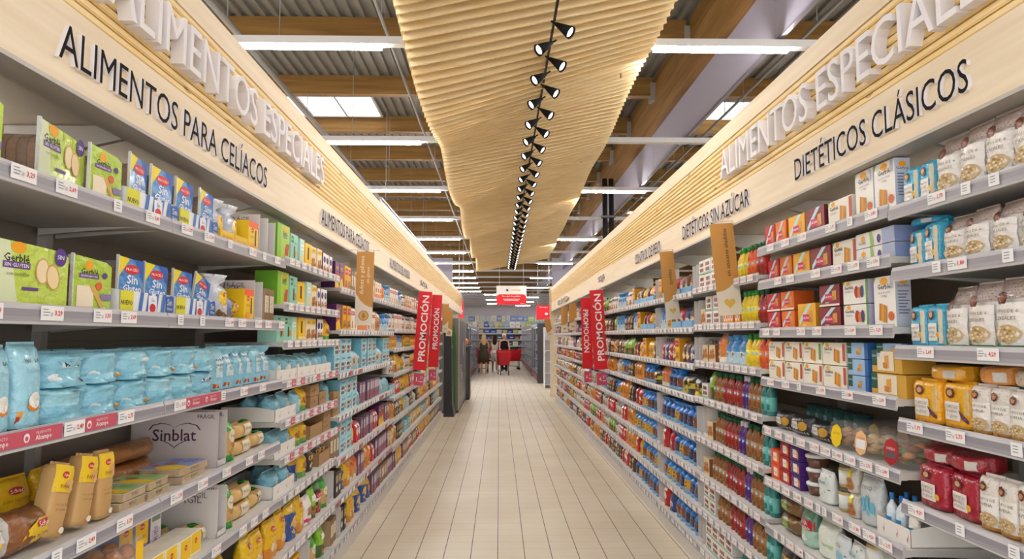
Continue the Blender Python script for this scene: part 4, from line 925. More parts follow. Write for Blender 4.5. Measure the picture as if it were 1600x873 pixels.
net = [('e', -.42 + .12 * i + (.06 if j % 2 else 0), .74 + .045 * j, .02, .009, '8A6A5A', 6) for i in range(8) for j in range(5)]
oa = net + [('r', -.48, .48, .05, .66, 'E9E4E0'), ('e', -.1, .72, .17, .1, '5A2A20', 8), ('e', -.1, .71, .1, .05, '8A4A34', 8), ('t', 'COPOS DE 6', 0, .54, .78, '6A625E'), ('t', 'CEREALES', 0, .44, .66, '6A625E'), ('p', 'oats', .03, .22, .4), ('r', -.5, .5, 0, .06, '5E8A62'), ('y', [(-.5, .06), (-.2, .06), (-.5, .18)], '6E9A6A')]
proto('oat', 'oat_flake_bag', 'cereal', 'netted white cereal flake bag', .108, .075, .23, bag(.106, .075, .225, 'D8D0CC', 'gusset', oa, wr=.004, n=3, zones=[(.06, '5E8A62'), (.68, 'DDD8D5'), (1, 'B9A8A2')]), [bag(.106, .075, .22, 'D8D0CC', 'gusset', oa, wr=.006, n=3, seed=7, zones=[(.06, '5E8A62'), (.68, 'D9D3D0'), (1, 'AD9C96')])])
on = [('r', -.46, .46, .3, .66, 'EFEBE6'), ('e', -.15, .82, .18, .1, '5A2A20', 8), ('e', -.15, .81, .1, .05, 'C98A5A', 8), ('t', 'COPOS DE', 0, .58, .8, '6A625E'), ('t', 'AVENA', 0, .48, .6, '6A625E'), ('p', 'oats', 0, .2, .42)] + [('e', -.3 + .2 * (i % 4), .9 - .06 * (i // 4), .03, .012, 'A99688', 6) for i in range(8)]
proto('oatn', 'oat_flake_pack', 'cereal', 'narrow white oat flake pack', .077, .07, .165, bag(.076, .07, .165, 'E2DBD4', 'brick', on, wr=.0016, n=4, zones=[(.06, 'C98A3A'), (1, 'E2DBD4')]))
proto('oatl', 'oat_flake_pack', 'cereal', 'beige patterned oat pack lying flat', .12, .14, .06, bag(.12, .14, .06, 'CDBCA6', 'pillow', [('e', -.4 + .1 * i, .3 + .2 * (i % 3), .02, .06, '9A8068', 6) for i in range(9)], horiz=True, wr=.003, n=4))
wf = lambda c2: [('y', [(-.42, .35), (.1, .98), (.3, .98), (-.42, .15)], 'BFE4EE'), ('p', 'wafer', .25, .5, .2), ('r', -.2, .16, .3, .58, c2), ('t', 'HELENA', -.02, .44, .32, 'FFFFFF'), ('r', -.5, .5, 0, .1, 'F4E7D8'), ('t', 'wafer', -.1, .18, .2, 'FFFFFF')]
for k, c, s_, nm in (('wred2', 'C4283E', '9E1E30', 'red'), ('wora', 'E8742A', 'C85A1E', 'orange'), ('wyel', 'F0B632', 'D89A22', 'yellow'), ('wpnk', '8A2E3E', '6A2230', 'maroon')):
    proto(k, 'wafer_carton', 'biscuits', nm + ' wafer biscuit carton', .17, .1, .125, carton(.166, .1, .12, c, wf('D6366A'), side=s_, top='EAD7B8'))
sa = [('e', 0, .88, .25, .06, 'F2A81E'), ('t', 'Gerblé', 0, .8, .8, '23262B')] + [('r', -.35, .35 - .1 * (i % 3), .68 - i * .06, .7 - i * .06, '6A6F8E') for i in range(8)]
proto('gtall', 'tall_biscuit_carton', 'biscuits', 'tall white biscuit carton with green corner', .13, .06, .2, carton(.128, .058, .198, 'F3F0EA', [('y', [(-.5, .86), (-.38, 1), (-.5, 1)], '8CB43A'), ('e', 0, .9, .18, .07, 'F2A81E'), ('t', 'Gerblé', .0, .8, .6, '23262B', .5, 0, 1, .015), ('t', 'GALLETAS AVENA', 0, .68, .6, '9A8AA0'), ('t', 'Y MIEL', 0, .61, .3, '9A8AA0'), ('p', 'biscuit', -.08, .3, .3), ('e', .3, .22, .13, .09, 'D86A2C'), ('r', .32, .42, .75, .98, 'B5B8C8')], side='C9CEDD', side_art=sa))
gbx = [('y', [(-.5, .8), (-.4, 1), (-.5, 1)], '8CB43A'), ('e', -.28, .88, .08, .09, 'F2A81E'), ('t', 'Gerblé', -.25, .72, .36, '23262B', .5, 0, 1, .015), ('t', 'SÉSAMO', -.27, .55, .28, '8A8A9A')]
proto('gbis', 'biscuit_carton', 'biscuits', 'white and gold biscuit carton', .19, .07, .118, carton(.187, .068, .115, 'F1EBDD', gbx + [('p', 'biscuit', .12, .45, .2), ('r', .38, .48, .2, .95, 'C8503A')], side='E3DCC8'), [carton(.187, .068, .115, 'F1EBDD', gbx + [('p', 'biscuit', .05, .45, .2), ('r', .36, .46, .2, .95, '6AA04A')], side='E3DCC8')])
proto('gfig', 'biscuit_carton', 'biscuits', 'white carton with fig pictures', .19, .07, .118, carton(.187, .068, .115, 'F1EFEA', gbx + [('p', 'figs', .15, .5, .2), ('r', .42, .5, 0, 1, '6AA04A')], side='B9B4D8'))
proto('glie', 'lying_biscuit_carton', 'biscuits', 'lying white biscuit carton', .27, .14, .065, carton(.265, .14, .063, 'EFEDEC', [('e', -.3, .6, .06, .2, 'F2A81E'), ('t', 'Gerblé', -.32, .35, .2, '23262B'), ('y', [(-.1, 0), (.0, 0), (-.05, 1), (-.12, 1)], '9CC46A'), ('e', .12, .4, .05, .3, '5A4A8A'), ('r', .2, .5, 0, 1, 'A9B4D4')], side='8E9CC8'))
proto('bpack', 'butter_biscuit_pack', 'biscuits', 'blue butter biscuit pack', .165, .12, .082, carton(.16, .12, .08, '9CC0E4', [('r', -.5, -.28, .3, 1, '1E5A4A'), ('t', 'Gullón', -.39, .75, .2, 'FFFFFF'), ('p', 'wafer', .1, .5, .14), ('r', .36, .5, 0, 1, '2A62A8')], side='2A62A8', top='4A82C4'))
proto('brpack', 'butter_biscuit_pack', 'biscuits', 'gold and brown biscuit pack', .22, .12, .085, carton(.215, .12, .083, 'D2A544', [('r', -.5, -.32, .3, 1, '1E5A4A'), ('t', 'Gullón', -.41, .75, .16, 'FFFFFF'), ('r', -.3, .25, .1, .95, 'EADFCB'), ('p', 'wafer', .02, .5, .14)], side='C89A3A', top='D8B058'))
proto('blk', 'chocolate_bread_pack', 'biscuits', 'black and white patterned pack', .2, .12, .09, bag(.195, .12, .09, '28262C', 'pillow', [('r', -.3, .15, .3, .7, 'E8E4E4'), ('t', 'DIGESTIVE', -.08, .5, .4, '3A3640'), ('e', .3, .5, .12, .25, 'C99A3A')] + [('r', -.48 + .06 * i, -.46 + .06 * i, .05, .2, 'D9D5D8') for i in range(16)], horiz=True, wr=.003, n=3.4))
proto('clamy', 'biscuit_tray', 'biscuits', 'clear tray with yellow sticker', .2, .16, .11, clamshell(.19, .16, .11, ['C9A070', 'B98A5A'], 'F5D312', [('t', 'GALLETAS', 0, .6, .3, 'B5601A')]))
proto('clamw', 'biscuit_tray', 'biscuits', 'clear tray with octagon sticker', .2, .16, .11, clamshell(.19, .16, .11, ['D9BC8A', 'C9A878'], 'F3C08A', [('r', -.18, .18, .3, .62, 'F2F2F2'), ('t', 'ROSQUILLAS', 0, .66, .34, 'C8601A'), ('e', .3, .4, .01, .01, 'FFFFFF')]))
proto('clamr', 'biscuit_tray', 'biscuits', 'clear tray with red sticker', .2, .16, .11, clamshell(.19, .16, .11, ['8A5A34', 'C98A4A', '6A8A3A'], 'B01E2C', [('r', -.16, .16, .3, .5, '5A5A5E'), ('t', 'SURTIDO', 0, .6, .3, 'FFFFFF'), ('e', .3, .4, .01, .01, 'FFFFFF')]))
proto('clamt', 'tall_biscuit_box', 'biscuits', 'clear lidded biscuit box', .2, .16, .12, clamshell(.19, .15, .115, ['8A6A48', 'A5835A', '6E5238'], '8A7A6E', []))
proto('tealcan', 'stevia_can', 'sweetener', 'dark teal round can', .085, .085, .125, can(.04, .125, '235A5C', '1A3E40', [('e', 0, .6, .2, .12, '8AC0D8'), ('t', 'stevia', 0, .6, .3, '1A3E40')]))
for k, c, lk in (('so', 'E8502A', 'orange'), ('sc', 'A82434', 'crimson'), ('sp', '4A2478', 'purple')):
    proto(k, 'quince_carton', 'sweets', 'small ' + lk + ' carton', .15, .1, .075, carton(.146, .1, .073, c, [('r', -.2, .25, .2, .8, 'F0E8DC'), ('t', 'sin azúcar', .02, .5, .36, '8A4A2A'), ('e', .36, .45, .08, .3, 'F0A03A')] + [('e', -.42 + .06 * (i % 3), .15 + .14 * i, .02, .05, 'E9B8A8', 6) for i in range(6)], top=c))
proto('tub', 'cream_tub', 'dessert', 'chocolate cream tub with white lid', .12, .12, .062, tub(.11, .11, .06, '6A4634', 'E9E9EE'))
lf = [('e', -.4 + .2 * (i % 5), .1 + .09 * i, .06, .02, '7A9A86' if i % 2 else '4A5A5A', 6, i * .7) for i in range(10)]
proto('wp', 'seed_pouch', 'cereal', 'white seed pouch with leaf print', .11, .06, .135, bag(.108, .06, .135, 'E3E8E6', 'gusset', lf + [('r', -.4, .4, .6, .75, 'CFDDE4'), ('t', 'SEMILLAS', 0, .68, .6, '3A4A4A')], wr=.003), [bag(.108, .06, .13, 'DDE6EA', 'gusset', lf[:5] + [('e', .05, .4, .25, .16, '8EC8E0'), ('t', 'chía', 0, .75, .4, '3A4A5A')], seed=4, wr=.003)])
proto('jarp', 'olive_jar', 'preserves', 'small dark lidded jar', .09, .09, .1, [('body', (lambda m: (m.lathe([(.036, 0), (.04, .006), (.04, .075), (.034, .085)], 'B9A46A', FILM, 14), m)[1])(MB())), ('label', (lambda m: (m.lathe([(.0408, .015), (.0408, .07)], 'E3E5E2', PAPER, 14), m)[1])(MB())), ('lid', (lambda m: (m.lathe([(.037, .083), (.037, .098), (.034, .1)], '5A5240', METAL, 14), m)[1])(MB()))])
proto('ckp', 'cookie_pouch', 'biscuits', 'small cookie pouch with yellow dot', .09, .06, .1, bag(.088, .06, .1, 'C9C3BA', 'gusset', [('e', .0, .72, .2, .17, 'E8D82A'), ('p', 'cookie', 0, .35, .35)], wr=.002))
proto('gpouch', 'sugar_pouch', 'sweetener', 'large grey pouch with blue blocks', .15, .07, .19, bag(.148, .07, .19, 'C6CCCF', 'gusset', [('t', 'stevia', 0, .8, .5, '6A7278'), ('e', .3, .82, .08, .06, 'A9B0B4')] + [('r', -.4 + .2 * i, -.24 + .2 * i, .2 + .06 * (i % 2), .5 + .06 * (i % 3), '6AB6D4') for i in range(4)], wr=.003))
proto('drop', 'dropper_bottle', 'sweetener', 'white bottle with blue cap', .042, .042, .15, dropper(.019, .15, 'DDE9F2', '1E74C8', 'CFE2F0'))
proto('rbot', 'sweetener_bottle', 'sweetener', 'small white bottle with red cap', .042, .042, .13, dropper(.019, .13, 'EDE9E4', 'C8283A', 'F2EDE6'))
proto('bloaf', 'sliced_loaf_bag', 'bread', 'brown loaf bag with green label', .22, .13, .085, bag(.21, .13, .085, '7A5A34', 'pillow', [('e', 0, .5, .16, .24, '7FA83A'), ('t', 'INTEGRAL', 0, .5, .24, 'F2F0D8')], horiz=True, wr=.005, n=2.3))
proto('rtbag', 'soya_bag', 'cereal', 'teal bag with red band', .14, .08, .19, bag(.138, .08, .19, '5E9A8E', 'gusset', [('r', -.48, .48, .42, .68, 'B8222E'), ('t', 'SOJA', 0, .58, .5, 'FFFFFF'), ('t', 'texturizada', 0, .48, .7, 'FFFFFF'), ('e', -.1, .22, .3, .12, 'DDEBE4')], wr=.005, zones=[(.4, 'A9CDBE'), (1, '5E8A76')]))
proto('wbag', 'xylitol_bag', 'sweetener', 'pale green white bag', .15, .09, .15, bag(.148, .09, .15, 'E6ECE4', 'gusset', [('r', -.4, .4, .3, .42, 'B5D4A8')], wr=.006))
# third right unit and beyond
for k, c, cp, lb, lk in (('bbr', '8A5A2A', '1E5A40', 'B07A44', 'amber bottle, green cap'), ('bpu', '5A2A7A', 'E0D8E8', '4A2A8A', 'purple bottle, white cap'), ('bre', '8E2A1E', '1E5A40', 'B83024', 'red labelled bottle, green cap'), ('bye', 'E8C81A', '2E8A3E', 'F0DC3A', 'yellow bottle, green cap'), ('bor', 'D8502A', '2E6A3A', 'E87A3A', 'orange bottle, green cap'), ('bte', '2E7A7A', '2A6A60', '6AC0B8', 'teal bottle, green cap')):
    proto(k, 'syrup_bottle', 'bottle', lk, .058, .056, .19, bottle(.027, .19, c, cp, lb, [('e', 0, .75, .3, .12, '9CCBE8'), ('r', -.35, .35, .1, .5, c)], neck=.45))
sq = lambda a: [('p', 'squares', 0, .5, .34)] + a
proto('sqbox', 'chocolate_carton', 'chocolate', 'white carton with brown squares', .12, .1, .1, carton(.118, .1, .098, 'EDE9E6', sq([('r', -.5, .5, 0, .12, '8CC0B0')]), side='D5D2D0'))
proto('obox', 'date_carton', 'sweets', 'orange carton with white rings', .11, .1, .1, carton(.108, .1, .098, 'E8912A', [('e', -.2, .5, .18, .3, 'F3ECE0'), ('e', .22, .5, .18, .3, 'F3ECE0'), ('e', -.2, .5, .09, .15, 'C8601A'), ('e', .22, .5, .09, .15, 'C8601A')], side='C8701E'))
proto('cookp', 'cookie_carton', 'biscuits', 'brown carton with round cookies', .12, .1, .12, carton(.118, .1, .118, 'D9C6A4', [('p', 'cookie', 0, .5, .38)], side='8A5A34'))
proto('obag', 'snack_bag', 'snacks', 'orange and white snack bag', .12, .09, .19, bag(.12, .09, .19, 'E8873A', 'gusset', [('e', 0, .75, .25, .1, 'C8322E'), ('p', 'oats', 0, .3, .35)], wr=.004, zones=[(.2, 'F3ECE0'), (1, 'E8873A')]))
proto('blbag', 'sweets_bag', 'sweets', 'blue and silver sweets bag', .13, .09, .19, bag(.13, .09, .19, '6AB0DC', 'tuft', [('e', 0, .3, .35, .15, 'E3EEF4'), ('p', 'dots', 0, .3, .2)], wr=.006, zones=[(.45, 'B9D6E6'), (1, '3A8AC8')]))
cb = lambda c: [('e', 0, .35, .36, .2, c), ('p', 'dots', 0, .35, .25)]
proto('tuftb', 'sweets_bag', 'sweets', 'blue tufted sweets bag', .13, .1, .185, bag(.13, .1, .185, '2E8ADC', 'tuft', cb('7A3A2A'), wr=.006, n=2.2, zones=[(.12, '6AB0E8'), (.6, '8E5A4A'), (1, '1F86E0')]), [bag(.13, .1, .18, '2E8ADC', 'tuft', cb('E8B82A'), wr=.006, n=2.2, seed=3, zones=[(.12, '6AB0E8'), (.6, 'D8A83A'), (1, '2A8EE4')]), bag(.13, .1, .185, '2E8ADC', 'tuft', cb('2A4A8A'), wr=.007, n=2.2, seed=8, zones=[(.12, '6AB0E8'), (.6, '3A3A4A'), (1, '1A7AD4')])])
proto('bluedisp', 'display_tray', 'tray', 'light blue open display carton', .3, .28, .1, tray(.295, .28, .06, '7CB8E4', [], back=.2))
proto('mixb', 'sweets_bag', 'sweets', 'small colourful sweets bag', .11, .08, .16, bag(.11, .08, .16, 'B52A3A', 'gusset', cb('F0E6DA'), wr=.004), [bag(.11, .08, .16, 'E8B81C', 'gusset', cb('B5601A'), wr=.005, seed=2), bag(.11, .08, .155, '2A4A8A', 'gusset', cb('E9E4F0'), wr=.005, seed=3), bag(.11, .08, .16, '6A3A2A', 'gusset', cb('F0D8B0'), wr=.005, seed=5)])
proto('netb', 'nut_bag', 'snacks', 'black and yellow printed snack bag', .15, .1, .14, bag(.15, .11, .14, '2A2A2E', 'gusset', [('p', 'dots', 0, .4, .3), ('e', 0, .7, .25, .12, 'E8E03A')], wr=.006, zones=[(.3, '3A3A42'), (.6, 'C9C43A'), (1, '2A2A2E')]), [bag(.15, .11, .14, '2A3A6A', 'gusset', [('p', 'dots', 0, .4, .35)], wr=.006, seed=4, zones=[(.4, 'D8C83A'), (1, '22222A')])])
proto('gpack', 'sweets_bag', 'sweets', 'bright green standing bag', .12, .08, .18, bag(.12, .08, .18, '8CC832', 'gusset', [('r', -.3, .3, .6, .8, 'F0F4E4'), ('p', 'cookie', 0, .3, .3)], wr=.004, zones=[(.4, '3A6A2A'), (1, '8CCB2E')]))
proto('brbag', 'muesli_bag', 'cereal', 'dark brown muesli bag', .12, .08, .18, bag(.12, .08, .18, '5A3A2A', 'gusset', [('r', -.35, .35, .55, .8, 'E3D8C4'), ('p', 'oats', 0, .25, .35)], wr=.004), [bag(.12, .08, .175, '3A2E2A', 'gusset', [('r', -.35, .35, .5, .7, 'C9A24A'), ('e', 0, .25, .3, .12, 'D8C8A8')], wr=.005, seed=3)])
proto('orbag', 'cereal_bag', 'cereal', 'orange cereal bag', .14, .09, .19, bag(.14, .09, .19, 'E8952A', 'gusset', [('p', 'cookie', 0, .4, .34), ('r', -.3, .3, .75, .9, 'F5EDE0')], wr=.004))
proto('whbag', 'cereal_bag', 'cereal', 'white cereal bag with dark picture', .13, .09, .18, bag(.13, .09, .18, 'E6E2DE', 'gusset', [('p', 'cookie', 0, .3, .32), ('r', -.4, .4, .7, .85, '3A3A4A')], wr=.004))
proto('redp', 'snack_bag', 'snacks', 'bright red snack bag', .12, .08, .17, bag(.12, .08, .17, 'C8202C', 'gusset', [('e', 0, .5, .3, .2, 'F2E9E4'), ('r', -.3, .3, .75, .88, 'F2E9E4')], wr=.004))
proto('wlab', 'seed_pouch', 'cereal', 'white and beige small pouch', .11, .07, .15, bag(.11, .07, .15, 'D9D2C8', 'gusset', [('r', -.35, .35, .5, .8, 'F2EEE8'), ('p', 'oats', 0, .25, .3)], wr=.003), [bag(.11, .07, .15, 'C9BEB0', 'gusset', [('r', -.35, .35, .5, .8, '7A2A2A'), ('p', 'oats', 0, .25, .3)], wr=.003, seed=3)])

hrt = [('y', [(.0 + .30 * math.sin(t / 20 * 6.283) ** 3 * 1.0, .62 + .016 * (13 * math.cos(t / 20 * 6.283) - 5 * math.cos(2 * t / 20 * 6.283) - 2 * math.cos(3 * t / 20 * 6.283) - math.cos(4 * t / 20 * 6.283))) for t in range(20)], '4E2A44'),
       ('y', [(.0 + .285 * math.sin(t / 20 * 6.283) ** 3 * 1.0, .62 + .0148 * (13 * math.cos(t / 20 * 6.283) - 5 * math.cos(2 * t / 20 * 6.283) - 2 * math.cos(3 * t / 20 * 6.283) - math.cos(4 * t / 20 * 6.283))) for t in range(20)], 'CFC6C6')]
proto('sinb', 'display_carton', 'carton', 'wide white open carton reading Sinblat', .1, .36, .23, stand_up_card(.098, .36, .23, 'CFC6C6', hrt + [('r', -.3, .3, .5, .68, 'CFC6C6'), ('t', 'Sinblat', 0, .59, .5, '4E2A44', .5, 0, 2, .01), ('t', 'FRÁGIL', .36, .93, .2, '3A2A34')]))
# left, nearest two units
stock(-1, 0, 0, 'green:1.16:1.4 green2:1.42:1.6 green:1.71:1.95 green2:1.955:2.12 nuevo:2.13:2.48 sg:2.145:2.47:1:1:z.004,b.012,s.95')
stock(-1, 1, 0, 'nuevo:2.485:2.83 sg:2.49:2.82:1:1:z.004,b.012,s.95 ytray:2.85:3.01 ytray:3.01:3.17 ybag:2.86:3.0:1:1:z.004,b.03,s.95 ybag:3.02:3.16:1:1:z.004,b.03,s.95 ybox:3.18:3.31 wcard:3.32:3.44 wcard:3.46:3.58')
stock(-1, 0, 1, 'green:1.16:1.53 green:1.64:1.88 green2:1.9:2.1 nuevo:2.12:2.47 sg:2.135:2.46:1:2:z.004,b.012,s.9')
stock(-1, 1, 1, 'nuevo:2.485:2.83 sg:2.49:2.66:1:1:z.004,b.012,s.9 sg:2.67:2.82:1:1:z.004,b.02,s.8,l.25 ybag:2.84:3.0 pastry:3.0:3.14 ybox:3.15:3.27 wcard:3.29:3.41 brslim:3.42:3.57')
stock(-1, 0, 2, 'flour:1.16:1.81:1:1 fllie:1.82:2.35:2:2')
stock(-1, 1, 2, 'fllie:2.36:2.87:2:2 flst:2.88:3.59:1:2')
stock(-1, 0, 3, 'pastry:1.15:1.9 pastry2:1.2:1.95:1:1:b.16 slim:1.84:1.92:1:1:l.26,z.004 slim:1.96:2.04:1:1:l.2,z.004 slim:2.08:2.16:1:1:l.05 ylong:1.9:2.2:1:1:b.16,s.8 flatg:2.2:2.35:2')
stock(-1, 1, 3, 'flatg:2.36:2.51:2 flatb:2.52:2.9:2 loaf:2.2:2.85:2:1:b.2 sinb:2.92:3.02 rollup:3.03:3.14 rolls:3.15:3.39:2 rolls:3.4:3.58:1')
stock(-1, 0, 4, 'orange:1.3:2.18 buns:2.19:2.34')
stock(-1, 1, 4, 'ysmall:2.4:2.79:1:1 yblue:2.4:2.58:1:1:b.11 purplew:2.6:2.7:1:1:b.11 rolls:2.6:2.9:1:1:b.13 rolls:2.8:2.91:1 wcard:2.93:3.03 rollup:3.04:3.15 rolls:3.16:3.4:2 rolls:3.4:3.58:1')
stock(-1, 1, 5, 'ylong:2.6:3.1 pastry:3.1:3.3 ylong:3.3:3.58')
stock(-1, 1, 6, 'wbag:3.2:3.58')
# left third unit
stock(-1, 2, 0, 'gbox:3.62:3.83 teal:3.84:3.99 mint:4.0:4.09 yhole:4.1:4.24 cream:4.25:4.5 wpair:4.51:4.82')
stock(-1, 2, 1, 'gbox:3.62:3.83 teal:3.84:3.99 yhole:4.0:4.15 mint:4.16:4.26 cream:4.27:4.4 wpair:4.41:4.65')
stock(-1, 2, 2, 'teal:3.62:3.9 mint:3.91:4.0 yhole:4.01:4.15 cream:4.16:4.4 wpair:4.41:4.6 ybr:4.61:4.83')
stock(-1, 2, 3, 'wtray:3.62:4.0 wtray:4.0:4.4 wtray:4.4:4.8 lbag:3.63:3.99:1:1:z.004,b.012 lbag:4.01:4.39:1:1:z.004,b.012 lbag:4.41:4.79:1:1:z.004,b.012')
stock(-1, 2, 4, 'wtray:3.62:4.0 lbag:3.63:3.99:1:2:z.004,b.01 lbag:4.0:4.13 ybr:4.14:4.27 kbox:4.3:4.5:2 kbox:4.52:4.72:1 lbag:4.73:4.84')
stock(-1, 2, 5, 'wtray:3.62:4.0 lbag:3.63:3.99:1:2:z.004,b.01 ybr:4.02:4.28:1:1 ktray:4.3:4.6 kbox:4.62:4.83:2')
stock(-1, 2, 6, 'wtray:3.62:4.0 lbag:3.63:3.99:1:2:z.004,b.01 cobalt:4.02:4.15 ybr:4.16:4.3 brbag:4.3:4.5 ktray:4.52:4.82 brbag:4.53:4.8:1:1:z.004,b.01')
stock(-1, 2, 7, 'ylong:3.62:3.95:1:2 cobalt:3.96:4.12 ylong:4.13:4.25 pinkbag:4.26:4.42 gpack:4.43:4.54 redwh:4.55:4.7 rollup:4.7:4.83')
stock(-1, 2, 8, 'pinkbag:3.7:4.0 ysn:4.0:4.2 wcard:4.25:4.37 rollup:4.38:4.6 gpack:4.62:4.82')
stock(-1, 3, 0, 'purp:4.88:5.16 ysn:5.17:5.4 brslim:5.41:5.55 wred:5.56:6.08'); stock(-1, 3, 1, 'purp:4.88:5.14 ysn:5.15:5.4 wred:5.41:5.7 worg:5.71:6.08')
stock(-1, 3, 2, 'lblue:4.88:5.46:2 clearbag:5.47:5.83 lblue:5.84:6.08:2'); stock(-1, 3, 3, 'kbox:4.88:5.08:2 lblue:5.1:5.7:2 lbag:5.71:5.83 pcart:5.84:6.08')
stock(-1, 3, 4, 'brslim:4.88:5.1 lblue:5.12:5.52:2 ybag:5.53:5.68 redp:5.69:5.92 pcart:5.93:6.08'); stock(-1, 3, 5, 'wcard:4.88:5.0 black:5.02:5.2 cobalt:5.25:5.4 ylong:5.41:5.54 obag:5.55:5.8 pcart:5.81:6.08'); stock(-1, 3, 6, 'brslim:4.9:5.1 wcard:5.1:5.2 black:5.22:5.4 ylong:5.5:5.75 cobalt:5.76:6.0')
stock(-1, 4, 0, 'wred:6.13:6.45 worg:6.46:6.8 obag:6.81:7.05 blbag:7.06:7.32'); stock(-1, 4, 1, 'wred:6.13:6.5 orbag:6.51:6.8 blbag:6.81:7.32')
stock(-1, 4, 2, 'lblue:6.13:6.55:2 clearbag:6.56:6.9 lblue:6.91:7.32:2'); stock(-1, 4, 3, 'pcart:6.13:6.8 lbag:6.81:7.32'); stock(-1, 4, 4, 'pcart:6.13:6.5 redp:6.51:6.75 purp:6.76:7.1 pcart:7.11:7.32'); stock(-1, 4, 5, 'orbag:6.13:6.4 redp:6.41:6.6 pcart:6.61:7.32'); stock(-1, 4, 6, 'cobalt:6.13:6.45 pcart:6.46:6.9 brslim:6.91:7.32')
# right, nearest unit
stock(1, 0, 0, 'oat:1.3:2.19:1:1:s.87 tblue:2.21:2.385'); stock(1, 0, 1, 'oat:1.3:2.18 tblue:2.2:2.385 lblu:2.25:2.39:1:1:z.147,s.5')
stock(1, 0, 2, 'oat:1.3:2.18 tblue:2.2:2.385'); stock(1, 0, 3, 'oatn:1.3:2.09:1:1:s.86 tyel:2.1:2.39 lyel:2.1:2.38:1:1:z.142,s.9 lor:1.95:2.08:1:1:z.144,s.95 oatl:1.3:1.94:1:1:z.144,s.95')
stock(1, 0, 4, 'oatn:1.3:2.08:1:1 tred:2.09:2.38 lred:2.09:2.38:1:1:z.142'); stock(1, 0, 5, 'gpack:1.6:1.9 glie:2.0:2.3')
# right second unit
stock(1, 1, 0, 'gtall:2.43:2.71:1:1:s.95 gbis:2.72:2.94 wpnk:2.95:3.16 wyel:3.17:3.35 wora:3.36:3.5 wred2:3.51:3.64')
stock(1, 1, 1, 'glie:2.43:2.71:2 gbis:2.72:2.92 wpnk:2.93:3.13 wyel:3.14:3.32 wora:3.33:3.48 wred2:3.49:3.64')
stock(1, 1, 2, 'gtall:2.44:2.62 gfig:2.63:2.83:2 wpnk:2.84:3.06:2 wyel:3.08:3.28:1 wora:3.3:3.46:2 wred2:3.47:3.64:2')
stock(1, 1, 3, 'brpack:2.42:2.64:2 bpack:2.42:2.6:1:1:z.14,s.7 bpack:2.65:2.82:3 gbis:2.83:3.64:2')
stock(1, 1, 4, 'clamr:2.42:2.62:1:2 clamw:2.63:2.83:1:2 clamy:2.84:3.03:1:2 blk:3.04:3.64 tealcan:3.04:3.62:1:1:b.16')
stock(1, 1, 5, 'wtray:2.42:2.64 drop:2.5:2.62:1:2:z.004,b.014 rbot:2.43:2.49:1:1:z.004,b.014 gpouch:2.65:2.79 ckp:2.8:2.88:2 jarp:2.89:2.97:2 wp:2.98:3.17:1 tub:3.18:3.29:3 sp:3.3:3.41:3 sc:3.42:3.53:3 so:3.54:3.65:2')
stock(1, 1, 6, 'gpouch:2.5:2.66 jarp:2.67:2.78:2 wp:2.79:3.02:1 wbag:3.03:3.2 rtbag:3.21:3.36:1:2 bloaf:3.38:3.62:2')
stock(1, 1, 7, 'jarp:3.0:3.2 wbag:3.21:3.4 brbag:3.42:3.62')
# right third unit: bottles
stock(1, 2, 0, 'bre:3.68:3.8 bor:3.81:3.93 bye:3.94:4.12 obox:4.13:4.45 sqbox:4.46:4.87:2'); stock(1, 2, 1, 'bre:3.68:3.8 bye:3.81:4.05 obox:4.06:4.4 sqbox:4.42:4.75:2 cookp:4.76:4.88')
stock(1, 2, 2, 'bor:3.67:3.79 bye:3.8:4.0 blbag:4.02:4.4 obag:4.41:4.53 cookp:4.54:4.88')
stock(1, 2, 3, 'bte:3.67:3.79 bbr:3.8:3.98 bpu:3.99:4.11 bre:4.12:4.42 bbr:4.43:4.62 gpack:4.63:4.74 sqbox:4.75:4.88'); stock(1, 2, 4, 'bte:3.67:3.79 bbr:3.8:4.04 bpu:4.05:4.17 bre:4.18:4.42 bbr:4.43:4.62 cookp:4.63:4.75 wcard:4.76:4.87')
stock(1, 2, 5, 'bte:3.67:3.79 bbr:3.8:3.98 bpu:3.99:4.11 bre:4.12:4.42 bbr:4.43:4.7 cookp:4.71:4.88'); stock(1, 2, 6, 'bte:3.67:3.79 bbr:3.8:3.98 bpu:3.99:4.11 bre:4.12:4.36 bbr:4.4:4.6 sqbox:4.62:4.88:2'); stock(1, 2, 7, 'bte:3.9:4.2 sqbox:4.3:4.85:2')
# right fourth and fifth units: sweets in blue cartons
for i, a in ((3, 4.92), (4, 6.17)):
    f = lambda t: ' '.join(':'.join([p.split(':')[0], str(a + float(p.split(':')[1])), str(a + float(p.split(':')[2]))] + p.split(':')[3:]) for p in t.split())
    stock(1, i, 0, f('wcard:.0:.12 bluedisp:.15:.45 bluedisp:.46:.76 bluedisp:.77:1.07 mixb:.16:.44:1:1:b.012,z.004 mixb:.47:.75:1:1:b.012,z.004 mixb:.78:1.06:1:1:b.012,z.004 ysn:1.08:1.2')); stock(1, i, 1, f('wcard:.0:.12 bluedisp:.15:.45 bluedisp:.46:.76 mixb:.16:.44:1:1:b.012,z.004 mixb:.47:.75:1:1:b.012,z.004 ysn:.78:.92 blbag:.94:1.2'))
    stock(1, i, 2, f('wcard:.0:.12 mixb:.15:.5 ysn:.52:.66 mixb:.68:1.2')); stock(1, i, 3, f('netb:.02:.55 tuftb:.57:.95 obag:.97:1.2' if i == 3 else 'netb:.02:.3 tuftb:.32:.75 orbag:.77:1.2'))
    for k in (4, 5, 6, 7): stock(1, i, k, f(('wcard:.0:.12 tuftb:.15:.8:1:1 mixb:.82:1.0 redp:1.02:1.2', 'wcard:.0:.1 tuftb:.12:1.2:1:1')[(k + i) % 2]))
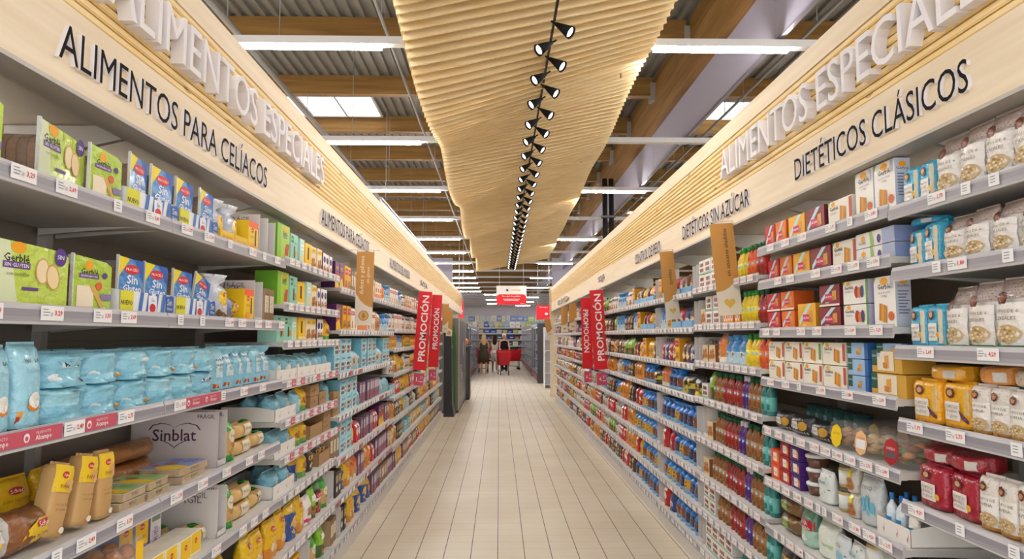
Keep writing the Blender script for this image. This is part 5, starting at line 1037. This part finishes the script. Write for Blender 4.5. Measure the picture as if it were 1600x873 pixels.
def auto(s, i, k, pal, lo=.16, hi=.42):
    y0 = (RU if s > 0 else LU)[i][1]; y = y0 + .02; out = []; r = random.Random(i * 37 + k * 5 + (s > 0)); last = None
    while y < y0 + 1.1:
        w = min(r.uniform(lo, hi), y0 + 1.23 - y); p = r.choice([q for q in pal if q != last]); last = p
        w = max(w, PR[p]['w']); lay = ':2' if PR[p]['h'] < .11 else ''
        out.append(f'{p}:{y:.3f}:{min(y + w, y0 + 1.235):.3f}{lay}'); y += w + .012
    stock(s, i, k, ' '.join(out))
for i in range(5, 10):
    for k in range(8):
        auto(-1, i, k, (['wred', 'worg', 'orbag', 'blbag', 'whbag'], ['wred', 'obag', 'whbag', 'blbag'], ['ysn', 'ybr', 'ylong', 'blbag'], ['ylong', 'whbag', 'ybr', 'cobalt'], ['lblue', 'ybr', 'clearbag', 'ylong', 'redp'], ['clearbag', 'ylong', 'brbag', 'orbag'], ['lblue', 'orbag', 'cream', 'black'], ['brslim', 'pcart', 'ylong', 'redp'])[k], .2 + .02 * i, .5 + .02 * i)
for i in range(5, 13):
    far = i > 7
    for k in range(8):
        pal = (['gpack', 'brbag', 'mixb', 'whbag', 'blbag'], ['gpack', 'brbag', 'mixb', 'blbag'], ['gpack', 'brbag', 'whbag', 'mixb'], ['orbag', 'tuftb', 'brbag', 'whbag'], ['orbag', 'tuftb', 'brbag', 'redp'], ['brbag', 'orbag', 'whbag', 'redp'], ['whbag', 'orbag', 'redp', 'gpack'], ['brbag', 'mixb', 'orbag', 'redp'])[k]
        if far: pal = ['wlab', 'whbag', 'brbag', 'mixb'] + (['redp', 'orbag'] if k > 2 else ['wred', 'pcart'])
        auto(1, i, k, pal, .2 + .015 * i, .45 + .02 * i)

# ------------------------------------------------------------------ hanging flags
def flag(name, x, y, zt, w, h, lean, lab, kind, text='', price=None, up=True, name2=None):
    root = empty(name, (x, y, zt), label=lab, cat='sign'); root.rotation_euler = (0, R(lean), R(0))
    q = MB(); t = .0015
    if kind == 'promo':
        q.box(-w / 2, w / 2, -t, t, -h, 0, 'E01525', PAPER)
        fn = lambda u, v, o: (u * w, -t - o, (v - 1) * h); F = Face(q, fn, w, h)
        F.text('PROMOCIÓN', 0, .53, .84, 'F6F2F2', .62, 90 if up else -90, 2, .02)
        q.obj('banner', root)
        s = MB(); s.box(-w * .36, w * .36, -t, t, -h - .2, -h - .04, 'D0506A', PAPER); f2 = lambda u, v, o: (u * w, -t - o, -h - .2 + v * .16); G = Face(s, f2, w, .16)
        G.text(price, -.08, .5, .22, 'F6E9EC', .7, 0, 2, .02); G.text('2ª', .2, .66, .2, 'F6E9EC', .3); G.rect(.08, .3, .3, .36, 'F6E9EC')
        s.obj('price_card', root)
        c = MB(); c.box(-w * .6, w * .6, t, t + .0015, -h - .22, -h - .02, 'E6DEE2', CLEAR); c.obj('card_holder', root)
    else:
        q.box(-w / 2, w / 2, -t, t, -h, 0, 'C9924A', PAPER)
        fn = lambda u, v, o: (u * w, -t - o, (v - 1) * h); F = Face(q, fn, w, h)
        F.poly([(-.5, 0), (.5, 0), (.5, .24), (.3, .25), (.05, .28), (-.2, .33), (-.4, .40), (-.5, .44)][::1] if kind == 'round' else [(-.5, 0), (.5, 0), (.5, .42), (.3, .35), (.05, .295), (-.2, .265), (-.5, .255)], 'E3DACB')
        if text:
            ls = text.split('|')
            for i, l in enumerate(ls): F.text(l, (.1 if len(ls) == 1 else -.14 + .34 * i), .68 if len(ls) > 1 or len(l) > 10 else .62, .52 if len(l) > 10 else .22, '4A3622' if kind != 'round' else 'F0E3CC', .3, 90, 2, .004)
        if kind == 'round':
            F.ell(0, .13, .3, .3 * w / h, 'C9924A', 18); F.ell(0, .13, .22, .22 * w / h, 'D9AE70', 18); F.ell(0, .13, .1, .16 * w / h, 'B57F38', 10)
        else: pic(F, 'heart', .02, .13, .24)
        q.obj('banner', root)
    c = MB(); c.tube((-w / 2 - .04 if x > 0 else -1.175 - x, 0, .012), (w / 2 + .04 if x < 0 else max(w / 2 + .04, 1.41 - x), 0, .012), .003, 'D5D2CE', METAL, 5); c.box(-w / 2, -w / 2 + .01, -.003, .003, -.004, .014, 'D5D2CE', METAL); c.box(w / 2 - .01, w / 2, -.003, .003, -.004, .014, 'D5D2CE', METAL)
    c.obj('hanger_rod', root); return root
flag('promotion_flag', -.96, 8.92, 2.2, .175, 1.02, 4, 'red PROMOCIÓN banner on the left, the nearer one, price square 1', 'promo', price='1.')
flag('promotion_flag', -.95, 10.5, 2.25, .155, 1.1, 3, 'red PROMOCIÓN banner on the left, the farther shorter one, price square 2', 'promo', price='2.')
flag('promotion_flag', 1.285, 9.02, 2.23, .18, 1.05, -3, 'red PROMOCIÓN banner reading upward, hanging on the right with price square 4', 'promo', price='4.')
flag('promotion_flag', 1.3, 10.2, 2.19, .158, 1.05, -1, 'red PROMOCIÓN banner reading downward, hanging on the right with price square 3', 'promo', price='3.', up=False)
flag('aisle_flag', 1.33, 4.03, 2.293, .142, .55, -4.5, 'tan hanging flag reading sin azúcares añadidos with a heart', 'tan', 'sin azúcares añadidos')
flag('aisle_flag', 1.345, 5.44, 2.30, .112, .55, -5, 'tan hanging flag reading tortitas with a heart', 'tan', 'tortitas')
flag('aisle_flag', -1.0, 5.1, 2.25, .13, .55, 1, 'tan hanging flag reading dulces y galletas sin gluten', 'round', 'dulces y galletas|sin gluten')
flag('aisle_flag', -.95, 13.2, 2.12, .12, .5, 2, 'tan hanging flag just past the left red banners', 'round', '')
flag('aisle_flag', -.93, 12.0, 2.18, .1, .5, 2, 'thin tan flag behind the second left red banner', 'tan', '')
flag('aisle_flag', 1.3, 13.6, 2.2, .13, .5, 0, 'nearer tan flag in the far pair on the right', 'tan', '')
flag('aisle_flag', 1.36, 12.6, 2.23, .14, .5, 0, 'tan flag with cream base just beyond the right red banners', 'tan', '')
flag('aisle_flag', 1.2, 17.2, 2.05, .15, .45, -12, 'slanting tan flag at the far end of the right run', 'tan', '')
# tower of red snack bags under the right banners is part of the stock; the far hanging signs
def hsign(x, y, z0, w, h, lab, white=.45):
    root = empty('hanging_sign', (x, y, z0), label=lab, cat='sign')
    q = MB(); q.box(-w / 2, w / 2, -.01, .01, 0, h, 'E01525', PAPER)
    fn = lambda u, v, o: (u * w, -.01 - o, v * h); F = Face(q, fn, w, h)
    if white:
        F.poly([(-.5, 1), (-.5, .42), (-.42, .55), (.42, .55), (.5, .42), (.5, 1)], 'E9E2DC'); F.ell(-.14, .76, .04, .06, '3A2A24'); F.rect(.0, .3, .72, .8, 'E3C98A')
        F.text('Recogida de pedidos', 0, .44, .6, 'F6F2F2', .14); F.rect(-.28, .28, .27, .31, 'E9B8BC'); F.rect(-.24, .24, .2, .24, 'E9B8BC'); F.text('Alcampo', .38, .06, .16, 'F6F2F2', .06)
    else: F.text('Alcampo', 0, .85, .6, 'F6F2F2', .12); F.ell(.2, .4, .12, .08, 'F6F2F2')
    q.obj('board', root)
    c = MB()
    for xx in (-w * .4, w * .4): c.tube((xx, 0, h), (xx, 0, ZD - z0), .008, 'C5C2C6', METAL, 5)
    c.obj('hanging_wire', root)
hsign(.43, 24, 2.72, 1.06, .67, 'white and red hanging sign over the far end of the aisle')
hsign(1.56, 24, 2.2, .5, .5, 'red hanging sign half hidden behind the right shelving end', 0)
hsign(-1.34, 24, 2.25, .18, .6, 'narrow red hanging sign beyond the left shelving', 0)

# ------------------------------------------------------------------ machines past the left run
r = empty('black_display_stand', (-1.12, 13.94, 0), label='tall black display stand just past the left shelving', cat='display stand')
q = MB(); q.prism([(0, 0), (.2, 0), (.2, .1), (.17, .25), (.15, 1.5), (.12, 1.8), (0, 1.92)][::-1], 0, .6, '1A1A1D', 'y', METAL); q.obj('body', r)
q = MB(); q.box(.13, .152, .04, .56, .5, 1.45, '5A6A80', METAL); q.obj('screen', r)
q = MB(); q.box(0, .21, -.01, .61, 0, .05, '2A2A2D', METAL); q.obj('base', r)
r = empty('photo_kiosk', (-1.3, 14.65, 0), label='tall grey glass fronted kiosk with white lettering, behind the black stand', cat='kiosk')
q = MB(); q.box(0, .43, 0, 2.9, .05, 2.0, '75716C', METAL); q.obj('cabinet', r)
q = MB(); q.box(.43, .437, .12, 2.78, .3, 1.95, '4A4C50', METAL); fn = lambda u, v, o: (.437 + o, 1.45 + u * 2.66, .3 + v * 1.65); F = Face(q, fn, 2.66, 1.65)
F.rect(-.1, .02, .2, .3, 'D9D6D2'); F.ell(.2, .62, .05, .12, 'D9D6D2'); F.text('FOTO', -.2, .35, .3, 'E9E6E2'); q.obj('glass_front', r)
q = MB(); q.box(.43, .445, .0, .12, .05, 2.0, 'B5AEA2', METAL); q.box(.43, .445, 2.78, 2.9, .05, 2.0, 'B5AEA2', METAL); q.obj('trim_strip', r)
q = MB(); q.box(-.01, .44, -.01, 2.91, 0, .05, '3A3A3C', METAL); q.obj('base', r)
q = MB(); q.prism([(0, 0), (.2, 0), (.2, 1.6), (.17, 1.82), (.1, 1.97), (0, 2.0)][::-1], 0, .04, '3E7A34', 'y', PAPER); q.obj('green_panel', loc=(-1.12, 14.575, 0), label='green panel with rounded top between black stand and grey kiosk', cat='sign')
r = empty('low_dark_cabinet', (-1.35, 17.65, 0), label='waist high dark cabinet beyond the grey kiosk', cat='cabinet')
q = MB(); q.box(0, .6, 0, .7, .04, 1.33, '3C3A3D', METAL); q.obj('body', r)
q = MB(); q.box(-.01, .62, -.01, .72, 1.33, 1.37, '4A484C', METAL); q.obj('top', r); q = MB(); q.box(.01, .59, .01, .69, 0, .04, '1C1C1E', METAL); q.obj('base', r)
q = MB(); q.box(.05, .55, -.004, .0, .15, 1.2, '55525A', METAL); q.obj('door', r)
for j in range(3):
    q = MB(); q.lathe([(.05, 0), (.06, .1), (.03, .17), (.01, .19)], 'E07A22', FILM, 10); q.obj('orange_bottle', loc=(-1.2 + .17 * j, 17.9, 1.372), label=f'orange bottle standing on the dark cabinet, {ORD[j + 1]} from the wall side', cat='bottle', group='orange bottles on the dark cabinet')

# ------------------------------------------------------------------ glass door refrigerators
FRN = {(1, True): 'nearest left refrigerator', (1, False): 'farther left refrigerator', (-1, True): 'nearest right refrigerator', (-1, False): 'farther right refrigerator'}
def fridge(x, y, s, L, lab, first):
    """s = direction the doors face (+1: +x)"""
    r = empty('glass_door_refrigerator', (x, y, 0), label=lab, cat='refrigerator', group='glass door refrigerators of the ' + ('left' if s > 0 else 'right') + ' far run')
    def B(a, b, y0, y1, z0, z1, c, m=METAL): q = MB(); a, b = sorted((-s * a, -s * b)); q.box(a, b, y0, y1, z0, z1, c, m); return q
    q = B(.1, .8, 0, L, .0, .35, '4A3E42'); a, b = sorted((-s * .75, -s * .8)); q.box(a, b, 0, L, .35, 2.0, '5A585E', METAL); q.obj('body', r)
    B(0, .1, 0, L, .12, .32, '7A3A48').obj('bumper_rail', r); B(.0, .8, 0, L, 1.96, 2.06, 'C9C6CA').obj('canopy', r)
    B(0.02, .8, -.03, 0, 0, 2.06, '2E2C30' if first else '6A686E').obj('end_panel', r)
    lt = MB(); a, b = sorted((-s * .08, -s * .14)); lt.box(a, b, .05, L - .05, 1.93, 1.955, 'FFFFFF', SKYL); lt.obj('light_strip', r)
    rr = random.Random(int(y * 10))
    for k, z in enumerate((.35, .72, 1.08, 1.44)):
        sh = B(.12, .74, .02, L - .02, z, z + .02, 'D9D6DA').obj('shelf', r)
    n = max(2, int(L / 1.3)); w = L / n
    for j in range(n):
        q = B(.03, .036, j * w + .02, (j + 1) * w - .02, .36, 1.94, 'D0D6DC', GLASS); d = q.obj('door', r)
        q = MB()
        for y0, y1, z0, z1 in ((j * w, j * w + .03, .34, 1.96), ((j + 1) * w - .03, (j + 1) * w, .34, 1.96), (j * w, (j + 1) * w, .34, .37), (j * w, (j + 1) * w, 1.93, 1.96)):
            a, b = sorted((-s * .02, -s * .045)); q.box(a, b, y0, y1, z0, z1, 'A9A6AC', METAL)
        q.obj('door_frame', d)
    for k, z in enumerate((.35, .72, 1.08, 1.44)):
        j = .06; cnt = 0
        while j < L - .25:
            w_ = min(rr.uniform(.3, .5), L - .06 - j); h_ = rr.uniform(.14, .26); c = rr.choice(['C8566A', 'E3DDE0', '8AA0B8', 'D9C9B8', 'B5485A', 'A9C4CE', '6A7A8A', 'E0B8C0'])
            q = MB(); q.box(-.1, .1, -w_ / 2, w_ / 2, 0, h_, c, PAPER, top='E9E6E6'); q.box(-.101, .101, -w_ * .3, w_ * .3, h_ * .3, h_ * .7, 'EDE9EA', PAPER)
            cnt += 1
            q.obj('chilled_carton', loc=(x - s * .3, y + j + w_ / 2, z + .021), label=f'chilled pack {ordw(cnt)} along, {ORD[k + 1]} shelf up, {FRN[(s, first)]}', cat='chilled food', group='chilled packs behind the glass doors')
            j += w_ + .05
fridge(-1.08, 24.2, 1, 3.0, 'low glass door refrigerator nearest on the far left', True)
fridge(-1.08, 27.3, 1, 10.0, 'long glass door refrigerator run on the far left', False)
fridge(1.30, 23.7, -1, 4.0, 'glass door refrigerator with dark end panel on the far right', True)
fridge(1.28, 27.8, -1, 12.0, 'long glass door refrigerator run on the far right', False)
# white rack at the near end of the right refrigerators
r = empty('white_wire_rack', (1.42, 21.5, 0), label='white rack of small packs between the right shelving end and the refrigerators', cat='rack')
q = MB(); q.box(0, .5, .5, .52, 0, 1.9, 'DAD7D8', METAL); q.box(0, .02, 0, .5, 0, 1.9, 'E3E0E1', METAL); q.box(.48, .5, 0, .5, 0, 1.9, 'E3E0E1', METAL); q.obj('frame', r)
for z in (.1, .45, .8, 1.15, 1.5): q = MB(); q.box(.02, .48, 0, .5, z, z + .02, 'CFCCCE', METAL); q.obj('shelf', r)

# ------------------------------------------------------------------ cross shelving at the far end
r = empty('cross_shelving_unit', (-3.2, 44.5, 0), label='dark shelving running across behind the shoppers', cat='shelving unit')
q = MB(); q.box(0, 6.8, .6, .65, 0, 2.35, '2E3A3A', METAL); q.obj('back_panel', r)
for z in (.12, .5, .95, 1.35, 1.75, 2.12): q = MB(); q.box(0, 6.8, 0, .6, z, z + .04, '6A6E6E', METAL); q.box(0, 6.8, -.01, 0, z - .01, z + .06, 'BDBAB8', METAL); q.obj('shelf', r)
for x in (0, 1.7, 3.4, 5.1, 6.78): q = MB(); q.box(x, x + .03, .52, .6, 0, 2.35, '55585A', METAL); q.obj('upright', r)
rr = random.Random(4); n = 0; nk = {}
for k, (z, pal) in enumerate(((.16, ['1E4A3A', '2A5A48', '3A4A3A']), (.54, ['C8202C', '1E5A48', '244A40']), (.99, ['1E6A4A', '2A4A3E', '3A7A5A', 'D9D6CE']), (1.39, ['3A4A5A', 'C9C2B8', '8A4A3A', '2A3A8A']), (1.79, ['D9D6CE', '3A5AB0', 'B5A06A', 'C9C6C8']), (2.16, ['4A5A9A', '9AAA5A', 'C9B27A', 'DAD6D2', '8AA0B0', 'B5A890']), (2.562, ['6A7AA8', 'B0BA7A', 'A9B0B0', 'D9D2C0', 'C9BFA8']))):
    x = -3.1
    while x < 3.15:
        nk[k] = nk.get(k, 0) + 1
        w = rr.uniform(.22, .42); h = rr.uniform(.2, .3) if k < 5 else (.4 if k == 5 else rr.uniform(.3, .42)); n += 1
        q = MB(); q.box(-w / 2, w / 2, 0, .4, 0, h, rr.choice(pal), PAPER); q.box(-w * .3, w * .3, -.002, 0, h * .35, h * .6, 'B5B2B0', PAPER)
        q.obj('household_pack', loc=(x + w / 2, 44.6, z + .004), label=f'household pack {ordw(nk[k])} from the left, {ORD[k + 1]} level of the far cross shelving', cat='pack', group='packs on the far cross shelving'); x += w + rr.uniform(.01, .06)

# ------------------------------------------------------------------ shoppers
def skin_mesh(name, pts, edges, rad, c, parent, mat=MATTE, levels=2):
    me = bpy.data.meshes.new(name); me.from_pydata(pts, edges, [])
    o = bpy.data.objects.new(name, me); C.objects.link(o)
    md = o.modifiers.new('skin', 'SKIN'); md.use_smooth_shade = True
    sv = me.skin_vertices[0].data
    for i, r_ in enumerate(rad): sv[i].radius = (r_, r_) if not isinstance(r_, tuple) else r_; sv[i].use_root = (i == 0)
    sb = o.modifiers.new('sub', 'SUBSURF'); sb.levels = levels; sb.render_levels = levels
    dg = bpy.context.evaluated_depsgraph_get(); ev = o.evaluated_get(dg); m2 = bpy.data.meshes.new_from_object(ev)
    bpy.data.objects.remove(o); o = bpy.data.objects.new(name, m2); C.objects.link(o); o.parent = parent
    at = m2.attributes.new('Col', 'FLOAT_COLOR', 'CORNER'); at.data.foreach_set('color', list(col(c)) * len(m2.loops))
    m2.materials.clear(); m2.materials.append(MATS[mat]); m2.polygons.foreach_set('use_smooth', [True] * len(m2.polygons)); return o
def person(x, y, rz, H, skin, lab, arms, stride, clothes, hair):
    """front of the figure looks to -y; arms: (shoulder-elbow-wrist offsets) per side"""
    k = H / 1.7; rt = empty('person', (x, y, 0), R(rz), label=lab, cat='person')
    P = []; E_ = []; Rr = []
    def v(p, r_, to=None):
        P.append(tuple(a * k for a in p)); Rr.append(r_ * k if not isinstance(r_, tuple) else tuple(a * k for a in r_)); i = len(P) - 1
        if to is not None: E_.append((to, i))
        return i
    pel = v((0, 0, .93), (.15, .11)); wa = v((0, 0, 1.08), (.125, .09), pel); ch = v((0, -.01, 1.28), (.15, .10), wa); sh = v((0, 0, 1.40), (.10, .07), ch); nk = v((0, -.005, 1.47), .05, sh); hd = v((0, -.02, 1.54), .055, nk); h1 = v((0, -.03, 1.60), (.078, .092), hd); h2 = v((0, -.02, 1.67), (.065, .08), h1)
    for s in (-1, 1):
        st = stride * s
        hp = v((s * .09, 0, .87), .085, pel); kn = v((s * .095, -st * .5 - .01, .48), .055, hp); an = v((s * .095, -st + .03 * (abs(stride) > 0), .09), .036, kn); he = v((s * .097, -st + .01, .035), .034, an); to = v((s * .10, -st - .13, .025), .026, he)
        sd = v((s * .17, 0, 1.38), .055, sh); el = v((s * arms[s][0][0], arms[s][0][1], arms[s][0][2]), .038, sd); wr = v((s * arms[s][1][0], arms[s][1][1], arms[s][1][2]), .025, el)
        d = Vector((s * arms[s][1][0], arms[s][1][1], arms[s][1][2])) - Vector((s * arms[s][0][0], arms[s][0][1], arms[s][0][2])); d.normalize()
        w0 = Vector((s * arms[s][1][0], arms[s][1][1], arms[s][1][2])); side = d.cross(Vector((0, 0, 1))); side = side.normalized() if side.length > .1 else Vector((0, -1, 0))
        pm = v(tuple(w0 + d * .06), (.036, .02), wr)
        for f in range(4):
            b = w0 + d * .095 + side * (.03 - .02 * f); m_ = b + d * .035 + Vector((0, 0, -.008)); e = m_ + d * .022 + Vector((0, 0, -.02)); L_ = (.9, 1, .95, .8)[f]
            i1 = v(tuple(b), .009, pm); i2 = v(tuple(b + (m_ - b) * L_), .0085, i1); v(tuple(b + (e - b) * L_), .0075, i2)
        tb = w0 + d * .03 + side * .042; t1 = v(tuple(tb), .011, pm); v(tuple(tb + d * .035 + side * .012 + Vector((0, 0, -.01))), .009, t1)
    skin_mesh('body', P, E_, Rr, skin, rt)
    f = MB(); f.T = Matrix.Scale(k, 4)
    for s in (-1, 1):
        f.lathe([(.001, 0), (.011, .006), (.001, .012)], 'F2EEE8', MATTE, 8, cx=s * .033, cy=-.118, sy=.4); f.v = [(a, b, c) for a, b, c in f.v]
    ey = MB(); ey.T = Matrix.Scale(k, 4) @ Matrix.Translation((0, 0, 1.612))
    for s in (-1, 1): ey.lathe([(.001, -.008), (.010, 0), (.001, .008)], '2A2420', MATTE, 8, cx=s * .032, cy=-.112, sy=.5)
    ey.obj('eyes', rt)
    nz = MB(); nz.T = Matrix.Scale(k, 4); nz.add([(-.016, -.115, 1.57), (.016, -.115, 1.57), (0, -.145, 1.575), (0, -.118, 1.615)], [(0, 1, 2), (0, 2, 3), (2, 1, 3)], skin, MATTE, True); nz.obj('nose', rt)
    mo = MB(); mo.T = Matrix.Scale(k, 4); mo.box(-.024, .024, -.118, -.105, 1.543, 1.551, '9A4A44', MATTE); mo.obj('mouth', rt)
    for s in (-1, 1):
        er = MB(); er.T = Matrix.Scale(k, 4) @ Matrix.Translation((s * .082, -.015, 1.6)); er.lathe([(.002, -.03), (.012, -.01), (.016, .015), (.004, .03)], skin, MATTE, 8, sy=1.3); er.obj('ear', rt)
    for nm, kind, c, a in clothes:
        q = MB(); q.T = Matrix.Scale(k, 4)
        if kind == 'tube': q.lathe(a[0], c, MATTE, 18, sx=1, sy=a[1])
        elif kind == 'legs':
            for s in (-1, 1):
                st = stride * s; o = MB(); o.T = q.T
                z = [(.93, .105, 0), (.85, .1, 0), (.48, .068, -st * .5 - .01), (a, .05, -st * (1 - a) * 1.0 if a < .4 else -st * .4)]
                vs = []; n = 12
                for (zz, r_, yy) in z[::-1]:
                    for j in range(n): t = 6.2832 * j / n; vs.append((s * .092 + r_ * math.cos(t), yy + r_ * math.sin(t), zz))
                q.add(vs, [(i * n + j, i * n + (j + 1) % n, (i + 1) * n + (j + 1) % n, (i + 1) * n + j) for i in range(3) for j in range(n)], c, MATTE, True)
        elif kind == 'sleeves':
            for s in (-1, 1): q.tube((s * .15, 0, 1.40), (s * arms[s][0][0] * (1 - a) + s * .17 * a, arms[s][0][1] * (1 - a), arms[s][0][2] * (1 - a) + 1.38 * a), .062, c, MATTE, 10, r2=.052)
        elif kind == 'shoes':
            for s in (-1, 1): st = stride * s; q.prism([(-.15, 0), (.05, 0), (.05, .07), (-.02, .085), (-.13, .045)], s * .097 - .045, s * .097 + .045, c, 'x', MATTE); q.v[-10:] = [(p[0], p[1] - st * k, p[2]) for p in q.v[-10:]]
        q.obj(nm, rt)
    hh = MB(); hh.T = Matrix.Scale(k, 4) @ Matrix.Translation((0, .0, 1.6)); c, long = hair
    prof = [(.02, .118), (.065, .105), (.092, .07), (.1, .02)] + ([(.105, -.05), (.115, -.16), (.12, -.3), (.07, -.38)] if long else [(.098, -.03), (.085, -.055)])
    vs = []; n = 18
    for r_, zz in prof[::-1]:
        for j in range(n):
            t = 6.2832 * j / n; yy = r_ * math.sin(t) * 1.12 + (.02 if zz < 0 else .005)
            if yy < -.03 and zz < .07: yy = -.03 if zz > -.02 else .0
            vs.append((r_ * math.cos(t) * .95, yy, zz))
    hh.add(vs, [(i * n + j, i * n + (j + 1) % n, (i + 1) * n + (j + 1) % n, (i + 1) * n + j) for i in range(len(prof) - 1) for j in range(n)] + [tuple(range((len(prof) - 1) * n, len(prof) * n))], c, MATTE, True); hh.obj('hair', rt)
    return rt
fw = {-1: ((.22, -.12, 1.12), (.20, -.36, 1.06)), 1: ((.22, -.12, 1.12), (.20, -.36, 1.06))}
person(-.66, 29.6, 184, 1.68, 'C99A7A', 'woman seen from behind in an olive dress with long blond hair, pushing a cart', fw, .08, [('dress', 'tube', '4A4636', ([(.24, .52), (.21, .75), (.165, .95), (.14, 1.08), (.168, 1.28), (.15, 1.38), (.07, 1.43)], .72)), ('shoes', 'shoes', 'C9B48A', 0)], ('C9A874', True))
person(-.2, 31.4, 176, 1.66, 'B98562', 'woman seen from behind in white shorts and pale top with dark hair', fw, .1, [('top', 'tube', 'D9CDB8', ([(.15, .98), (.14, 1.08), (.165, 1.28), (.15, 1.38), (.07, 1.43)], .72)), ('shorts', 'legs', 'EDEAE6', .62), ('waistband', 'tube', 'EDEAE6', ([(.17, .84), (.165, .92), (.15, 1.0)], .75)), ('shoes', 'shoes', 'F0EEEA', 0)], ('2E221C', True))
person(.22, 29.9, 4, 1.72, 'D2A184', 'white haired shopper in a black vest facing the camera behind a red cart', fw, .0, [('vest', 'tube', '1C1C20', ([(.16, .88), (.155, 1.08), (.178, 1.28), (.16, 1.38), (.08, 1.43)], .74)), ('trousers', 'legs', '2A2A30', .12), ('shoes', 'shoes', 'DAD6D2', 0)], ('E6E2DC', False))
def cart(x, y, rz, lab):
    r = empty('shopping_cart', (x, y, 0), R(rz), label=lab, cat='shopping cart')
    q = MB(); b = [(-.2, -.42, .42), (.2, -.42, .42), (.26, .32, .40), (-.26, .32, .40)]; t = [(-.27, -.5, .95), (.27, -.5, .95), (.3, .38, 1.0), (-.3, .38, 1.0)]
    q.add(b + t, [(3, 2, 1, 0)] + [(k, (k + 1) % 4, 4 + (k + 1) % 4, 4 + k) for k in range(4)], 'C4141F', PAPER)
    t2 = [(a * .93, c * .93, d) for a, c, d in t]; b2 = [(a * .93, c * .93, d + .02) for a, c, d in b]
    q.add(t + t2 + b2, [(k, (k + 1) % 4, 4 + (k + 1) % 4, 4 + k) for k in range(4)] + [(4 + k, 4 + (k + 1) % 4, 8 + (k + 1) % 4, 8 + k) for k in range(4)] + [(8, 9, 10, 11)], 'D21C28', PAPER)
    for i in range(5): q.box(-.19 + i * .09, -.17 + i * .09, -.475, -.455, .5, .9, '8E0E18', PAPER)
    q.obj('basket', r)
    f = MB()
    for s in (-1, 1):
        f.tube((s * .24, .42, 1.03), (s * .22, .3, .2), .014, '6A6A6E', METAL); f.tube((s * .22, .3, .2), (s * .17, -.42, .15), .014, '6A6A6E', METAL); f.tube((s * .17, -.42, .15), (s * .18, -.4, .43), .012, '6A6A6E', METAL)
    f.tube((-.22, .3, .2), (.22, .3, .2), .012, '6A6A6E', METAL); f.obj('chassis', r)
    h = MB(); h.tube((-.27, .42, 1.03), (.27, .42, 1.03), .018, 'B0101C', METAL); h.obj('handle', r)
    for sx, sy in ((-.22, .28), (.22, .28), (-.17, -.4), (.17, -.4)):
        w = MB(); w.T = Matrix.Translation((sx - .014, sy, .06)) @ Matrix.Rotation(R(90), 4, 'Y'); w.lathe([(.058, 0), (.06, .006), (.06, .022), (.058, .028)], '2A2A2C', MATTE, 14)
        w.T = None; w.box(sx - .02, sx + .02, sy - .01, sy + .01, .06, .19, '6A6A6E', METAL); w.obj('wheel', r)
    return r
cart(-.7, 30.62, 180, 'red shopping cart pushed by the woman in the olive dress')
cart(.2, 28.92, 4, 'red shopping cart in front of the white haired shopper')
cart(.55, 33.5, 100, 'red shopping cart standing alone near the right refrigerators')
